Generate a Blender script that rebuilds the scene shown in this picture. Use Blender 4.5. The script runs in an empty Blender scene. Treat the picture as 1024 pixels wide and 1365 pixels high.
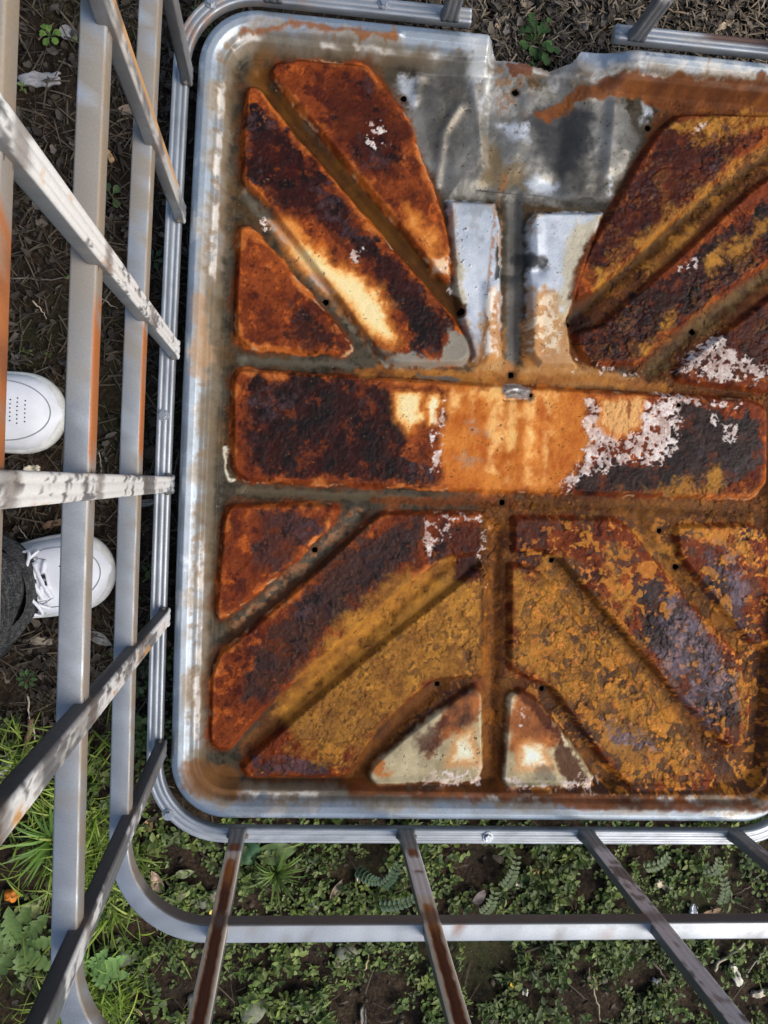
import bpy, bmesh, math, random
import numpy as np
from mathutils import Matrix, Vector

random.seed(7)
rng = np.random.default_rng(11)
scene = bpy.context.scene
COL = scene.collection

# ------------------------------------------------------------------ camera
RIM = 0.10                       # height of the tray rim above the ground
EYE = 1.15                       # camera height above the rim
FOC = 1050.0                     # focal length in pixels of the 1024 x 1365 photograph

def camera_axes(nx, ny, rot):
    d = np.array([(nx - 512) / FOC, -(ny - 682.5) / FOC, -1.0]); d /= np.linalg.norm(d)
    z = -d
    x = np.array([1.0, 0, 0]); x -= z * x.dot(z); x /= np.linalg.norm(x)
    y = np.cross(z, x)
    c, s = math.cos(rot), math.sin(rot)
    return np.array([c * x + s * y, -s * x + c * y, z])

AX = camera_axes(412, 643, math.radians(-2.75))
cam_data = bpy.data.cameras.new('camera')
cam_data.sensor_fit = 'VERTICAL'
cam_data.sensor_height = 36.0
cam_data.lens = 36.0 * FOC / 1365.0
cam_data.clip_start = 0.02
cam_data.clip_end = 500
cam = bpy.data.objects.new('camera', cam_data)
COL.objects.link(cam)
M = Matrix([[AX[i][j] for j in range(3)] for i in range(3)]).to_4x4()
M.translation = Vector((0, 0, RIM + EYE))
cam.matrix_world = M
scene.camera = cam

def at(px, py, z=0.0):
    """a measurement on the photograph turned into the plan position (m) on the level z above the rim"""
    w = AX @ np.array([(px - 512) / FOC, -(py - 682.5) / FOC, -1.0])
    t = (z - EYE) / w[2]
    return float(w[0] * t), float(w[1] * t)

# ------------------------------------------------------------------ light
SUN_EL, SUN_AZ = math.radians(44), math.radians(110)     # azimuth clockwise from +Y
world = bpy.data.worlds.new('World')
scene.world = world
world.use_nodes = True
wn = world.node_tree
wn.nodes.clear()
sky = wn.nodes.new('ShaderNodeTexSky')
sky.sky_type = 'NISHITA'
sky.sun_disc = False
sky.sun_elevation = SUN_EL
sky.sun_rotation = SUN_AZ
sky.dust_density = 2.0
bg = wn.nodes.new('ShaderNodeBackground')
bg.inputs['Strength'].default_value = 0.13
wo = wn.nodes.new('ShaderNodeOutputWorld')
wn.links.new(sky.outputs[0], bg.inputs[0])
wn.links.new(bg.outputs[0], wo.inputs[0])
sd = bpy.data.lights.new('sun', 'SUN')
sd.energy = 3.0
sd.angle = math.radians(42)
sd.color = (1.0, 0.95, 0.88)
sun = bpy.data.objects.new('sun', sd)
COL.objects.link(sun)
sdir = Vector((math.sin(SUN_AZ) * math.cos(SUN_EL), math.cos(SUN_AZ) * math.cos(SUN_EL), math.sin(SUN_EL)))
sun.rotation_euler = sdir.to_track_quat('Z', 'Y').to_euler()
sun.location = sdir * 20
scene.view_settings.view_transform = 'Standard'
scene.view_settings.look = 'None'
scene.view_settings.gamma = 1.0
scene.view_settings.use_curve_mapping = False
scene.view_settings.exposure = 0.42

# ------------------------------------------------------------------ helpers
def tag(o, label=None, cat=None, group=None, kind=None):
    if label: o['label'] = label
    if cat: o['category'] = cat
    if group: o['group'] = group
    if kind: o['kind'] = kind
    return o

def empty(name, loc=(0, 0, 0), rz=0.0):
    o = bpy.data.objects.new(name, None)
    o.empty_display_size = 0.05
    o.location = loc
    o.rotation_euler.z = rz
    COL.objects.link(o)
    return o

def link_mesh(name, me, mat, parent=None, smooth=True):
    if mat is not None: me.materials.append(mat)
    if smooth: me.polygons.foreach_set('use_smooth', np.ones(len(me.polygons), bool))
    o = bpy.data.objects.new(name, me)
    COL.objects.link(o)
    if parent: o.parent = parent
    return o

def mesh_np(name, V, quads=None, tris=None):
    me = bpy.data.meshes.new(name)
    V = np.asarray(V, np.float32)
    me.vertices.add(len(V))
    me.vertices.foreach_set('co', V.ravel())
    idx = []; sizes = []
    if quads is not None and len(quads):
        q = np.asarray(quads, np.int32); idx.append(q.ravel()); sizes.append(np.full(len(q), 4, np.int32))
    if tris is not None and len(tris):
        t = np.asarray(tris, np.int32); idx.append(t.ravel()); sizes.append(np.full(len(t), 3, np.int32))
    idx = np.concatenate(idx); sizes = np.concatenate(sizes)
    me.loops.add(len(idx))
    me.loops.foreach_set('vertex_index', idx)
    me.polygons.add(len(sizes))
    starts = np.concatenate([[0], np.cumsum(sizes)[:-1]]).astype(np.int32)
    me.polygons.foreach_set('loop_start', starts)
    me.update(calc_edges=True)
    return me

def vcol(me, name, arr):
    a = me.attributes.new(name, 'FLOAT_COLOR', 'POINT')
    arr = np.asarray(arr, np.float32)
    if arr.shape[1] == 3: arr = np.concatenate([arr, np.ones((len(arr), 1), np.float32)], 1)
    a.data.foreach_set('color', arr.ravel())

def sstep(a, b, x):
    t = np.clip((x - a) / (b - a), 0, 1)
    return t * t * (3 - 2 * t)

_lat = {}
def vnoise(x, y, seed=0):
    if seed not in _lat:
        _lat[seed] = np.random.default_rng(1000 + seed).random((256, 256)).astype(np.float32)
    L = _lat[seed]
    xi = np.floor(x).astype(np.int32); yi = np.floor(y).astype(np.int32)
    fx = x - xi; fy = y - yi
    fx = fx * fx * (3 - 2 * fx); fy = fy * fy * (3 - 2 * fy)
    x0 = xi & 255; x1 = (xi + 1) & 255; y0 = yi & 255; y1 = (yi + 1) & 255
    a = L[y0, x0]; b = L[y0, x1]; c = L[y1, x0]; d = L[y1, x1]
    return (a + (b - a) * fx) * (1 - fy) + (c + (d - c) * fx) * fy

def fbm(x, y, scale, octaves=4, seed=0, rough=0.55):
    """fractal noise in -1..1; scale = size of the largest lumps"""
    s = 0; amp = 1.0; tot = 0
    c, sn = 0.8, 0.6
    x = x / scale; y = y / scale
    for k in range(octaves):
        s = s + amp * (vnoise(x + 17.3 * k, y + 9.1 * k, seed + k) * 2 - 1)
        tot += amp; amp *= rough
        x, y = (c * x - sn * y) * 2.03, (sn * x + c * y) * 2.03
    return s / tot * 1.6

def worley(x, y, scale, seed=0):
    """distance to nearest / second nearest jittered point and the nearest cell's random value"""
    R1 = np.random.default_rng(500 + seed).random((128, 128, 3)).astype(np.float32)
    x = x / scale; y = y / scale
    xi = np.floor(x).astype(np.int32); yi = np.floor(y).astype(np.int32)
    d1 = np.full(x.shape, 9.0, np.float32); d2 = d1.copy(); val = np.zeros(x.shape, np.float32)
    for dx in (-1, 0, 1):
        for dy in (-1, 0, 1):
            r = R1[(yi + dy) & 127, (xi + dx) & 127]
            d = np.hypot(xi + dx + r[..., 0] - x, yi + dy + r[..., 1] - y)
            nearer = d < d1
            d2 = np.where(nearer, d1, np.minimum(d2, d))
            val = np.where(nearer, r[..., 2], val)
            d1 = np.where(nearer, d, d1)
    return d1, d2, val

# ------------------------------------------------------------------ materials
class Nodes:
    def __init__(s, name):
        s.m = bpy.data.materials.new(name); s.m.use_nodes = True
        s.t = s.m.node_tree; s.t.nodes.clear()
        s.out = s.n('ShaderNodeOutputMaterial'); s.b = s.n('ShaderNodeBsdfPrincipled')
        s.l(s.b.outputs[0], s.out.inputs[0])
    def n(s, k, **kw):
        n = s.t.nodes.new(k)
        for a, v in kw.items(): setattr(n, a, v)
        return n
    def l(s, a, b): s.t.links.new(a, b)
    def noise(s, scale, detail=4, rough=0.6, vec=None):
        n = s.n('ShaderNodeTexNoise'); n.inputs['Scale'].default_value = scale
        n.inputs['Detail'].default_value = detail; n.inputs['Roughness'].default_value = rough
        if vec is not None: s.l(vec, n.inputs['Vector'])
        return n
    def ramp(s, f, stops):
        r = s.n('ShaderNodeValToRGB'); e = r.color_ramp.elements
        while len(e) < len(stops): e.new(0.5)
        for el, (p, c) in zip(e, stops):
            el.position = p; el.color = (*c, 1) if len(c) == 3 else c
        s.l(f, r.inputs[0]); return r
    def bump(s, h, strength=0.3, dist=0.002):
        b = s.n('ShaderNodeBump'); b.inputs['Strength'].default_value = strength
        b.inputs['Distance'].default_value = dist; s.l(h, b.inputs['Height']); s.l(b.outputs[0], s.b.inputs['Normal']); return b
    def mixc(s, f, a, b, mode='MIX'):
        m = s.n('ShaderNodeMix', data_type='RGBA', blend_type=mode)
        for v, i in ((f, m.inputs[0]), (a, m.inputs[6]), (b, m.inputs[7])):
            if hasattr(v, 'is_output'): s.l(v, i)
            else: i.default_value = v if isinstance(v, (int, float)) else (*v, 1)
        return m.outputs[2]

def weathered(name, fine=900, spec=0.5, bump=0.35, bdist=0.0015, grain=0.7):
    """painted by attributes: tint = zinc, rust, dirt and some painted shade and highlights; surf = metallic, roughness, crust"""
    s = Nodes(name)
    tint = s.n('ShaderNodeAttribute', attribute_name='tint'); surf = s.n('ShaderNodeAttribute', attribute_name='surf')
    sp = s.n('ShaderNodeSeparateColor'); s.l(surf.outputs['Color'], sp.inputs[0])
    tc = s.n('ShaderNodeTexCoord')
    nz = s.noise(fine, 3, 0.65, tc.outputs['Object'])
    nz2 = s.noise(fine * 0.28, 4, 0.6, tc.outputs['Object'])
    r = s.ramp(nz.outputs[0], [(0.25, (0.62, 0.62, 0.62)), (0.75, (1.35, 1.35, 1.35))])
    s.l(s.mixc(grain, tint.outputs['Color'], r.outputs[0], 'MULTIPLY'), s.b.inputs['Base Color'])
    s.l(sp.outputs[0], s.b.inputs['Metallic'])
    ma = s.n('ShaderNodeMath', operation='MULTIPLY_ADD'); s.l(nz2.outputs[0], ma.inputs[0]); ma.inputs[1].default_value = 0.3
    s.l(sp.outputs[1], ma.inputs[2])
    mb = s.n('ShaderNodeMath', operation='SUBTRACT'); s.l(ma.outputs[0], mb.inputs[0]); mb.inputs[1].default_value = 0.15
    s.l(mb.outputs[0], s.b.inputs['Roughness'])
    ad = s.n('ShaderNodeMath', operation='ADD'); s.l(nz.outputs[0], ad.inputs[0])
    m2 = s.n('ShaderNodeMath', operation='MULTIPLY'); s.l(nz2.outputs[0], m2.inputs[0]); m2.inputs[1].default_value = 1.6
    s.l(m2.outputs[0], ad.inputs[1])
    mh = s.n('ShaderNodeMath', operation='MULTIPLY'); s.l(ad.outputs[0], mh.inputs[0]); s.l(sp.outputs[2], mh.inputs[1])
    s.bump(mh.outputs[0], bump, bdist)
    s.b.inputs['Specular IOR Level'].default_value = spec
    return s.m

def tinted(name, rough=0.7, fine=500, spec=0.3, amount=0.5, trans=0.0):
    """each piece's own colour from its 'tint' attribute, with grain"""
    s = Nodes(name)
    tint = s.n('ShaderNodeAttribute', attribute_name='tint'); tc = s.n('ShaderNodeTexCoord')
    nz = s.noise(fine, 4, 0.6, tc.outputs['Object'])
    r = s.ramp(nz.outputs[0], [(0.25, (0.55, 0.55, 0.55)), (0.75, (1.4, 1.4, 1.4))])
    c = s.mixc(amount, tint.outputs['Color'], r.outputs[0], 'MULTIPLY')
    s.l(c, s.b.inputs['Base Color'])
    s.b.inputs['Roughness'].default_value = rough; s.b.inputs['Specular IOR Level'].default_value = spec
    s.bump(nz.outputs[0], 0.25, 0.0008)
    if trans:
        tr = s.n('ShaderNodeBsdfTranslucent'); s.l(c, tr.inputs[0]); mx = s.n('ShaderNodeMixShader'); mx.inputs[0].default_value = trans
        s.l(s.b.outputs[0], mx.inputs[1]); s.l(tr.outputs[0], mx.inputs[2]); s.l(mx.outputs[0], s.out.inputs[0])
    return s.m

def plain(name, col, rough=0.6, var=0.35, scale=150, bump=0.15, metal=0.0, spec=0.4):
    s = Nodes(name); tc = s.n('ShaderNodeTexCoord'); nz = s.noise(scale, 5, 0.6, tc.outputs['Object'])
    r = s.ramp(nz.outputs[0], [(0.25, tuple(c * (1 - var) for c in col)), (0.75, tuple(min(1, c * (1 + var)) for c in col))])
    s.l(r.outputs[0], s.b.inputs['Base Color'])
    s.b.inputs['Roughness'].default_value = rough; s.b.inputs['Metallic'].default_value = metal
    s.b.inputs['Specular IOR Level'].default_value = spec
    s.bump(nz.outputs[0], bump, 0.0015)
    return s.m

def soil_material():
    s = Nodes('soil'); tc = s.n('ShaderNodeTexCoord'); v = tc.outputs['Object']
    a = s.noise(9, 6, 0.65, v); b = s.noise(160, 6, 0.7, v); c = s.noise(3.5, 4, 0.6, v)
    r1 = s.ramp(b.outputs[0], [(0.3, (0.012, 0.008, 0.006)), (0.5, (0.035, 0.024, 0.016)), (0.72, (0.085, 0.06, 0.04))])
    r2 = s.ramp(a.outputs[0], [(0.35, (0.55, 0.55, 0.55)), (0.7, (1.3, 1.25, 1.15))])
    moss = s.ramp(c.outputs[0], [(0.52, (0, 0, 0)), (0.66, (0.55, 0.55, 0.55))])
    m = s.mixc(1.0, r1.outputs[0], r2.outputs[0], 'MULTIPLY')
    s.l(s.mixc(moss.outputs[0], m, (0.03, 0.042, 0.012)), s.b.inputs['Base Color'])
    s.b.inputs['Roughness'].default_value = 0.95; s.b.inputs['Specular IOR Level'].default_value = 0.15
    s.bump(b.outputs[0], 0.9, 0.006)
    return s.m

def fabric_material():
    s = Nodes('charcoal_weave'); tc = s.n('ShaderNodeTexCoord')
    mp = s.n('ShaderNodeMapping'); mp.inputs['Scale'].default_value = (1, 1, 0.12); s.l(tc.outputs['Object'], mp.inputs[0])
    mq = s.n('ShaderNodeMapping'); mq.inputs['Scale'].default_value = (0.15, 0.15, 1); s.l(tc.outputs['Object'], mq.inputs[0])
    a = s.noise(430, 3, 0.75, mp.outputs[0]); b = s.noise(430, 3, 0.75, mq.outputs[0])
    ad = s.n('ShaderNodeMath', operation='ADD'); s.l(a.outputs[0], ad.inputs[0]); s.l(b.outputs[0], ad.inputs[1])
    hf = s.n('ShaderNodeMath', operation='MULTIPLY'); s.l(ad.outputs[0], hf.inputs[0]); hf.inputs[1].default_value = 0.5
    r = s.ramp(hf.outputs[0], [(0.38, (0.012, 0.012, 0.013)), (0.5, (0.04, 0.04, 0.041)), (0.64, (0.14, 0.14, 0.14))])
    s.l(r.outputs[0], s.b.inputs['Base Color']); s.b.inputs['Roughness'].default_value = 0.9
    s.b.inputs['Specular IOR Level'].default_value = 0.2
    s.bump(hf.outputs[0], 0.4, 0.001)
    return s.m

STEEL = weathered('weathered_steel', spec=0.14)
TUBE = weathered('galvanised_tube', fine=500, bump=0.12, bdist=0.0006, grain=0.3)
SOIL = soil_material()
LEAF = tinted('leaf', rough=0.55, fine=250, spec=0.35, amount=0.45, trans=0.25)
DRY = tinted('dry_litter', rough=0.85, fine=400, spec=0.2, amount=0.6)
STONE = tinted('stone', rough=0.85, fine=180, spec=0.25, amount=0.6)
BOLT = plain('bolt_zinc', (0.42, 0.44, 0.46), 0.4, 0.3, 400, 0.2, 0.7)
WHITE = plain('white_leather', (0.72, 0.73, 0.76), 0.5, 0.10, 28, 0.12)
SOLEM = plain('white_rubber', (0.60, 0.60, 0.56), 0.6, 0.35, 34, 0.1)
LACE = plain('white_lace', (0.8, 0.8, 0.84), 0.8, 0.08, 900, 0.3)
DARK = plain('black_dot', (0.012, 0.012, 0.012), 0.7, 0.2)
SEAM = plain('grey_seam', (0.27, 0.28, 0.31), 0.8, 0.1)
CLOTH = fabric_material()
JACKET = plain('dark_jacket_cloth', (0.03, 0.035, 0.05), 0.85, 0.3, 300, 0.3)
SKIN = plain('skin', (0.5, 0.3, 0.22), 0.55, 0.08, 80, 0.1)
HAIR = plain('brown_hair', (0.04, 0.022, 0.012), 0.5, 0.4, 400, 0.5)

# ------------------------------------------------------------------ ground
def axis_points(lo, hi, step, far):
    core = list(np.arange(lo, hi + step / 2, step))
    a = []; d = step; x = hi
    while x < far:
        d *= 1.35; x += d; a.append(x)
    b = []; d = step; x = lo
    while x > -far:
        d *= 1.35; x -= d; b.append(x)
    return np.array(b[::-1] + core + a)

def ground_height(x, y):
    near = np.exp(-((np.maximum(0, np.hypot(x - 0.2, y) - 1.2)) / 0.8) ** 2)
    return near * (0.010 * fbm(x, y, 0.22, 4, 40) + 0.004 * fbm(x, y, 0.03, 4, 44)) - 0.006

gx = axis_points(-0.75, 1.1, 0.006, 90); gy = axis_points(-1.05, 1.0, 0.006, 90)
GX, GY = np.meshgrid(gx, gy)
GZ = ground_height(GX, GY)
nxg, nyg = len(gx), len(gy)
ii = np.arange(nxg * nyg).reshape(nyg, nxg)
q = np.stack([ii[:-1, :-1], ii[:-1, 1:], ii[1:, 1:], ii[1:, :-1]], -1).reshape(-1, 4)
gm = mesh_np('ground', np.stack([GX, GY, GZ], -1).reshape(-1, 3), q)
tag(link_mesh('ground', gm, SOIL), kind='structure')
def gz(x, y):
    return float(ground_height(np.array([x]), np.array([y]))[0])

# ------------------------------------------------------------------ the cage: one thing
CX, CY = 0.298, 0.084                       # centre of the tote in plan
cage = empty('container_cage', (0, 0, 0))
tag(cage, 'rusty galvanised tote cage with rust eaten tray and square tube bars', 'cage')

# ---- the pressed tray -------------------------------------------------------
STEP = 1.2                                  # mm
X0, X1, Y0, Y1 = -196.0, 792.0, -510.0, 678.0
tx = np.arange(X0, X1 + 0.1, STEP); ty = np.arange(Y0, Y1 + 0.1, STEP)
X, Y = np.meshgrid(tx, ty)
X = X.astype(np.float32); Y = Y.astype(np.float32)
PLAN = -0.024
def T(*pts):                                # traced outline -> plan of the tray in mm
    return np.array([at(px, py, PLAN) for px, py in pts]) * 1000.0

def poly_sdf(P, x, y, grow=45.0):
    """signed distance (mm, negative inside) of a polygon; large outside its neighbourhood"""
    out = np.full(X.shape, 500.0, np.float32)
    c0 = max(0, int((P[:, 0].min() - grow - X0) / STEP)); c1 = min(X.shape[1], int((P[:, 0].max() + grow - X0) / STEP) + 2)
    r0 = max(0, int((P[:, 1].min() - grow - Y0) / STEP)); r1 = min(X.shape[0], int((P[:, 1].max() + grow - Y0) / STEP) + 2)
    if c1 <= c0 or r1 <= r0: return out
    px = x[r0:r1, c0:c1]; py = y[r0:r1, c0:c1]
    d = np.full(px.shape, 1e9, np.float32); ins = np.zeros(px.shape, bool)
    n = len(P)
    for i in range(n):
        ax, ay = P[i]; bx, by = P[(i + 1) % n]
        ex, ey = bx - ax, by - ay
        wx, wy = px - ax, py - ay
        t = np.clip((wx * ex + wy * ey) / (ex * ex + ey * ey + 1e-9), 0, 1)
        d = np.minimum(d, (wx - ex * t) ** 2 + (wy - ey * t) ** 2)
        if ay != by:
            ins ^= ((ay > py) != (by > py)) & (px < (bx - ax) * (py - ay) / (by - ay) + ax)
    d = np.sqrt(d)
    out[r0:r1, c0:c1] = np.where(ins, -d, d)
    return out

def line_dist(P, x, y):
    d = np.full(X.shape, 1e9, np.float32)
    for i in range(len(P) - 1):
        ax, ay = P[i]; bx, by = P[i + 1]
        ex, ey = bx - ax, by - ay
        t = np.clip(((x - ax) * ex + (y - ay) * ey) / (ex * ex + ey * ey + 1e-9), 0, 1)
        d = np.minimum(d, np.hypot(x - ax - ex * t, y - ay - ey * t))
    return d

n60 = fbm(X, Y, 60, 4, 1); n60b = fbm(X, Y, 60, 4, 11); n25 = fbm(X, Y, 25, 4, 21); n25b = fbm(X, Y, 25, 4, 31)
n8 = fbm(X, Y, 9, 3, 51); n8b = fbm(X, Y, 9, 3, 56); n4 = fbm(X, Y, 4.2, 2, 61); n3 = fbm(X, Y, 3.0, 2, 66); n16 = fbm(X, Y, 15, 5, 46, 0.72); n16b = fbm(X, Y, 15, 5, 36, 0.72); n200 = fbm(X, Y, 180, 3, 71)
WX = X + 4.0 * n25 + 1.6 * n8; WY = Y + 4.0 * n25b + 1.6 * n8b     # ragged edges for stains and rust

PANELS = {
 'p1': T((366,80),(398,76),(488,84),(503,98),(530,133),(548,158),(562,205),(585,262),(602,325),(602,376),(590,374),(535,305),(450,205),(385,128),(357,95)),
 'p2': T((328,112),(345,112),(370,145),(440,228),(530,335),(600,415),(628,456),(630,475),(615,486),(530,487),(510,478),(497,462),(440,385),(360,280),(322,240),(322,180)),
 'p3': T((317,300),(332,297),(345,310),(385,355),(430,410),(455,438),(472,464),(460,474),(330,465),(313,450),(312,390)),
 'band': T((318,490),(700,514),(1000,530),(1026,542),(1026,645),(1005,666),(640,656),(325,642),(308,625),(308,505)),
 'p4': T((305,672),(445,670),(456,680),(448,695),(400,745),(305,822),(290,828),(286,815),(296,690)),
 'p5': T((510,682),(642,682),(657,695),(655,735),(625,742),(590,745),(500,820),(400,905),(335,965),(305,1003),(285,1000),(277,985),(280,900),(290,872),(330,840),(400,780),(490,695)),
 'p6': T((610,778),(645,748),(653,760),(650,893),(640,903),(580,908),(550,932),(500,978),(475,1028),(462,1038),(330,1038),(318,1025),(335,1008),(400,950),(500,865)),
 'p7': T((600,935),(632,912),(645,925),(647,1030),(635,1045),(500,1047),(488,1037),(495,1020),(540,980)),
 'p8': T((677,925),(696,918),(720,935),(760,985),(795,1035),(790,1049),(675,1051),(668,1040)),
 'p9': T((684,688),(820,690),(845,705),(870,740),(940,820),(985,870),(1003,930),(1000,985),(985,1003),(968,996),(900,925),(800,810),(748,748),(720,735),(684,738)),
 'p10': T((679,750),(715,757),(735,778),(800,852),(880,942),(940,1015),(958,1040),(945,1052),(840,1052),(812,1025),(765,960),(735,918),(698,903),(678,893)),
 'p11': T((900,700),(1005,698),(1027,715),(1030,850),(1020,864),(1000,857),(960,810),(905,740)),
 'p12': T((905,150),(1055,150),(1055,175),(1000,200),(900,296),(795,388),(768,402),(765,380),(785,330),(815,280),(850,215),(880,170)),
 'p13': T((765,442),(800,432),(900,345),(1000,252),(1055,215),(1055,335),(1000,368),(925,420),(880,458),(855,485),(790,487),(772,470)),
 'p14': T((905,508),(900,492),(945,458),(1055,372),(1055,512),(1030,524)),
}
PLATES = {
 'q1': T((598,266),(660,269),(669,300),(669,470),(650,483),(632,478),(614,420),(606,380)),
 'q2': T((714,282),(806,282),(790,330),(770,390),(758,425),(762,470),(770,487),(722,487),(706,470),(704,300)),
}
def rounded(P, r):
    out = []; n = len(P)
    for i in range(n):
        p, a_, b_ = P[i], P[i - 1], P[(i + 1) % n]
        la, lb = np.linalg.norm(a_ - p), np.linalg.norm(b_ - p); c = min(r, 0.45 * la, 0.45 * lb)
        u0, u1 = p + (a_ - p) * c / la, p + (b_ - p) * c / lb
        for t_ in (0, .25, .5, .75, 1): out.append((1 - t_) ** 2 * u0 + 2 * t_ * (1 - t_) * p + t_ ** 2 * u1)
    return np.array(out)
SDF = {k: poly_sdf(rounded(P, 9.0), X, Y) for k, P in PANELS.items()}
QS = {k: poly_sdf(P, X, Y) for k, P in PLATES.items()}

# outline: rounded rectangle with the valve notch in its far edge
HX, HY, RAD = 482.0, 583.0, 84.0
bow = 6.0 * (1 - ((Y - 84) / 583) ** 2)
ux = X - 298 + np.where(X < 298, bow - 3, 0)
uy = Y - 84
dx = np.abs(ux) - (HX - RAD); dy = np.abs(uy) - (HY - RAD)
rr = np.hypot(np.maximum(dx, 0), np.maximum(dy, 0)) + np.minimum(np.maximum(dx, dy), 0) - RAD
NOTCH = T((655,-40),(656,36),(654,62),(662,80),(690,84),(735,95),(765,84),(785,62),(812,50),(828,46),(826,-40))
notch = poly_sdf(NOTCH, X + 1.5 * n25, Y + 1.5 * n25b, 80)
edge = np.maximum(rr, -notch)
d = -rr                                       # mm inwards from the outer edge
xs = np.array([-6, -3.0, 0, 2, 6, 11, 20, 27, 32, 39, 45, 52, 60, 300]); zs = np.array([-60, -34.0, -13, -5, -1, 0, -2, -7, -14.5, -16, -26, -34.5, -36.5, -37])
rim_z = np.interp(d, xs, zs)
VX0, VX1 = T((652, 60))[0][0], T((835, 60))[0][0]
flat = sstep(VX0 - 8, VX0 + 10, X + 2 * n25) * (1 - sstep(VX1 - 45, VX1 + 15, X)) * (Y > 450)
trough = -27.0 - 9 * sstep(660, 560, Y) + np.where(d < 0, np.interp(d, [-6, 0], [-20, 0]), 0)
Z = rim_z * (1 - flat) + trough * flat
inner = sstep(50, 62, d)
raised = np.zeros_like(X)
for k, s in SDF.items():
    raised = np.maximum(raised, sstep(3.0, -7.0, s))
Z += 12.0 * raised
for k, s in QS.items():
    Z = np.maximum(Z, -37 + 14.0 * sstep(4.0, -6.0, s))
up = poly_sdf(T((560,120),(650,60),(830,100),(850,200),(815,262),(600,258)), X, Y)     # raised dished area behind the valve
Z += (8.0 * sstep(8, -25, up) * (1 - flat)) + 2.6 * n60 * sstep(5, -20, up)
def bump_line(pts, w, h):
    global Z
    Z += h * np.exp(-(line_dist(T(*pts), X, Y) / w) ** 2)
for pts_, w_, h_ in (([(345,95),(400,170),(480,262),(560,352),(612,412)], 8, -4), ([(330,255),(400,340),(470,430),(510,475)], 9, -3), ([(300,848),(400,765),(480,690)], 8, -3.5), ([(330,1000),(480,860),(600,750)], 9, -4.5), ([(475,1035),(545,955),(590,916)], 9, -4),
                    ([(664,700),(656,1040)], 10, -5), ([(745,755),(850,875),(960,1010)], 10, -5), ([(855,695),(900,760),(990,862)], 10, -4), ([(730,922),(775,985),(815,1045)], 9, -4), ([(765,425),(850,350),(960,255),(1050,190)], 11, -5.5), ([(870,495),(930,440),(1050,350)], 11, -5), ([(330,655),(640,668),(1000,682)], 8, -3), ([(330,478),(700,504),(1000,522)], 8, -3)):
    bump_line(pts_, w_, h_)
bump_line([(612,140),(592,175),(584,240)], 7, 4.0)
bump_line([(632,110),(645,200),(648,240)], 7, 3.5)
bump_line([(748,120),(752,180),(742,240)], 20, -9.0)
bump_line([(700,140),(690,200)], 18, 4.0)
bump_line([(790,130),(785,240)], 14, 3.0)
bump_line([(820,140),(812,220)], 9, 4.5)
bump_line([(560,100),(555,128)], 8, 4.0)
bump_line([(653,385),(652,472)], 9, 6.0)
bump_line([(714,290),(716,345)], 8, 6.0)
bump_line([(716,385),(712,470)], 8, 5.0)
bump_line([(672,278),(670,290)], 6, 5.0)
bump_line([(690,262),(690,300),(688,490)], 9, -5.0)
bump_line([(672,362),(718,362)], 9, -6.0)
bump_line([(674,522),(690,517),(706,523)], 4, 4.0)
bump_line([(676,532),(705,532)], 4, -5.0)
bump_line([(700,530),(698,640)], 22, 2.0)
bump_line([(330,52),(530,58)], 5, 3.0)
Z += 1.3 * n200 * inner

# crust and flakes
w1, w2, wv = worley(X + 3 * n8, Y + 3 * n8b, 11.0, 1)
f1, f2, fv = worley(X + 2 * n8b, Y + 2 * n8, 5.0, 2)
v1, v2, vv = worley(X + 5 * n25 + 2 * n8, Y + 5 * n25b + 2 * n8b, 24.0, 3)
bigf = sstep(0.0, 0.35, n60b + 0.5 * n25)
wv = wv * (1 - bigf) + vv * bigf; w1 = w1 * (1 - bigf) + v1 * bigf; w2 = w2 * (1 - bigf) + (v1 + (v2 - v1) * 2.0) * bigf
powder = sstep(0.05, 0.55, n60 - 0.5 * n25b)
crack = 1 - sstep(0.02, 0.16, w2 - w1)
crack5 = 1 - sstep(0.02, 0.2, f2 - f1)

# ---- colours: the tray's own zinc, dirt, rust, scale, plus painted shade and highlights ------------------------
C = np.zeros(X.shape + (3,), np.float32); S = np.zeros(X.shape + (3,), np.float32)
def lay(m, a, b=None, t=None, surf=None):
    m = np.clip(m, 0, 1)[..., None]
    a = np.array(a, np.float32)
    col = a if b is None else a + (np.array(b, np.float32) - a) * np.clip(t, 0, 1)[..., None]
    C[...] = C * (1 - m) + col * m
    if surf is not None: S[...] = S * (1 - m) + np.array(surf, np.float32) * m
def region(pts, soft=4.0, rough=6.0, off=0.0, grain=2.5):
    s = poly_sdf(T(*pts), WX, WY) + rough * n25b + grain * (n8 + 0.8 * n4)
    return sstep(soft, -soft, s + off)
def stroke(pts, w, soft=4.0, rough=4.0):
    s = line_dist(T(*pts), WX, WY) - w + rough * n25 + 2.0 * n8
    return sstep(soft, -soft, s)
u = lambda n: n * 0.5 + 0.5

RUSTY = (0.0, 0.62, 1.0); SCALE = (0.0, 0.7, 0.8); ZINC = (0.75, 0.48, 0.12); DIRT = (0.05, 0.45, 0.3); SHEEN = (0.0, 0.42, 0.75)
C[...] = np.array([0.33, 0.365, 0.40]); S[...] = np.array(ZINC)
lay(0.55 * sstep(-0.1, 0.7, n60) + 0.25 * sstep(0.1, 0.8, n8), (0.26, 0.28, 0.295))
lay(0.5 * sstep(0.3, 0.8, n25), (0.56, 0.58, 0.60))
lay(0.65 * sstep(10, 22, d + 6 * n25) * sstep(-0.4, 0.5, n60b + 0.3 * n25), (0.36, 0.31, 0.24), (0.27, 0.21, 0.14), u(n25b), DIRT)
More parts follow.
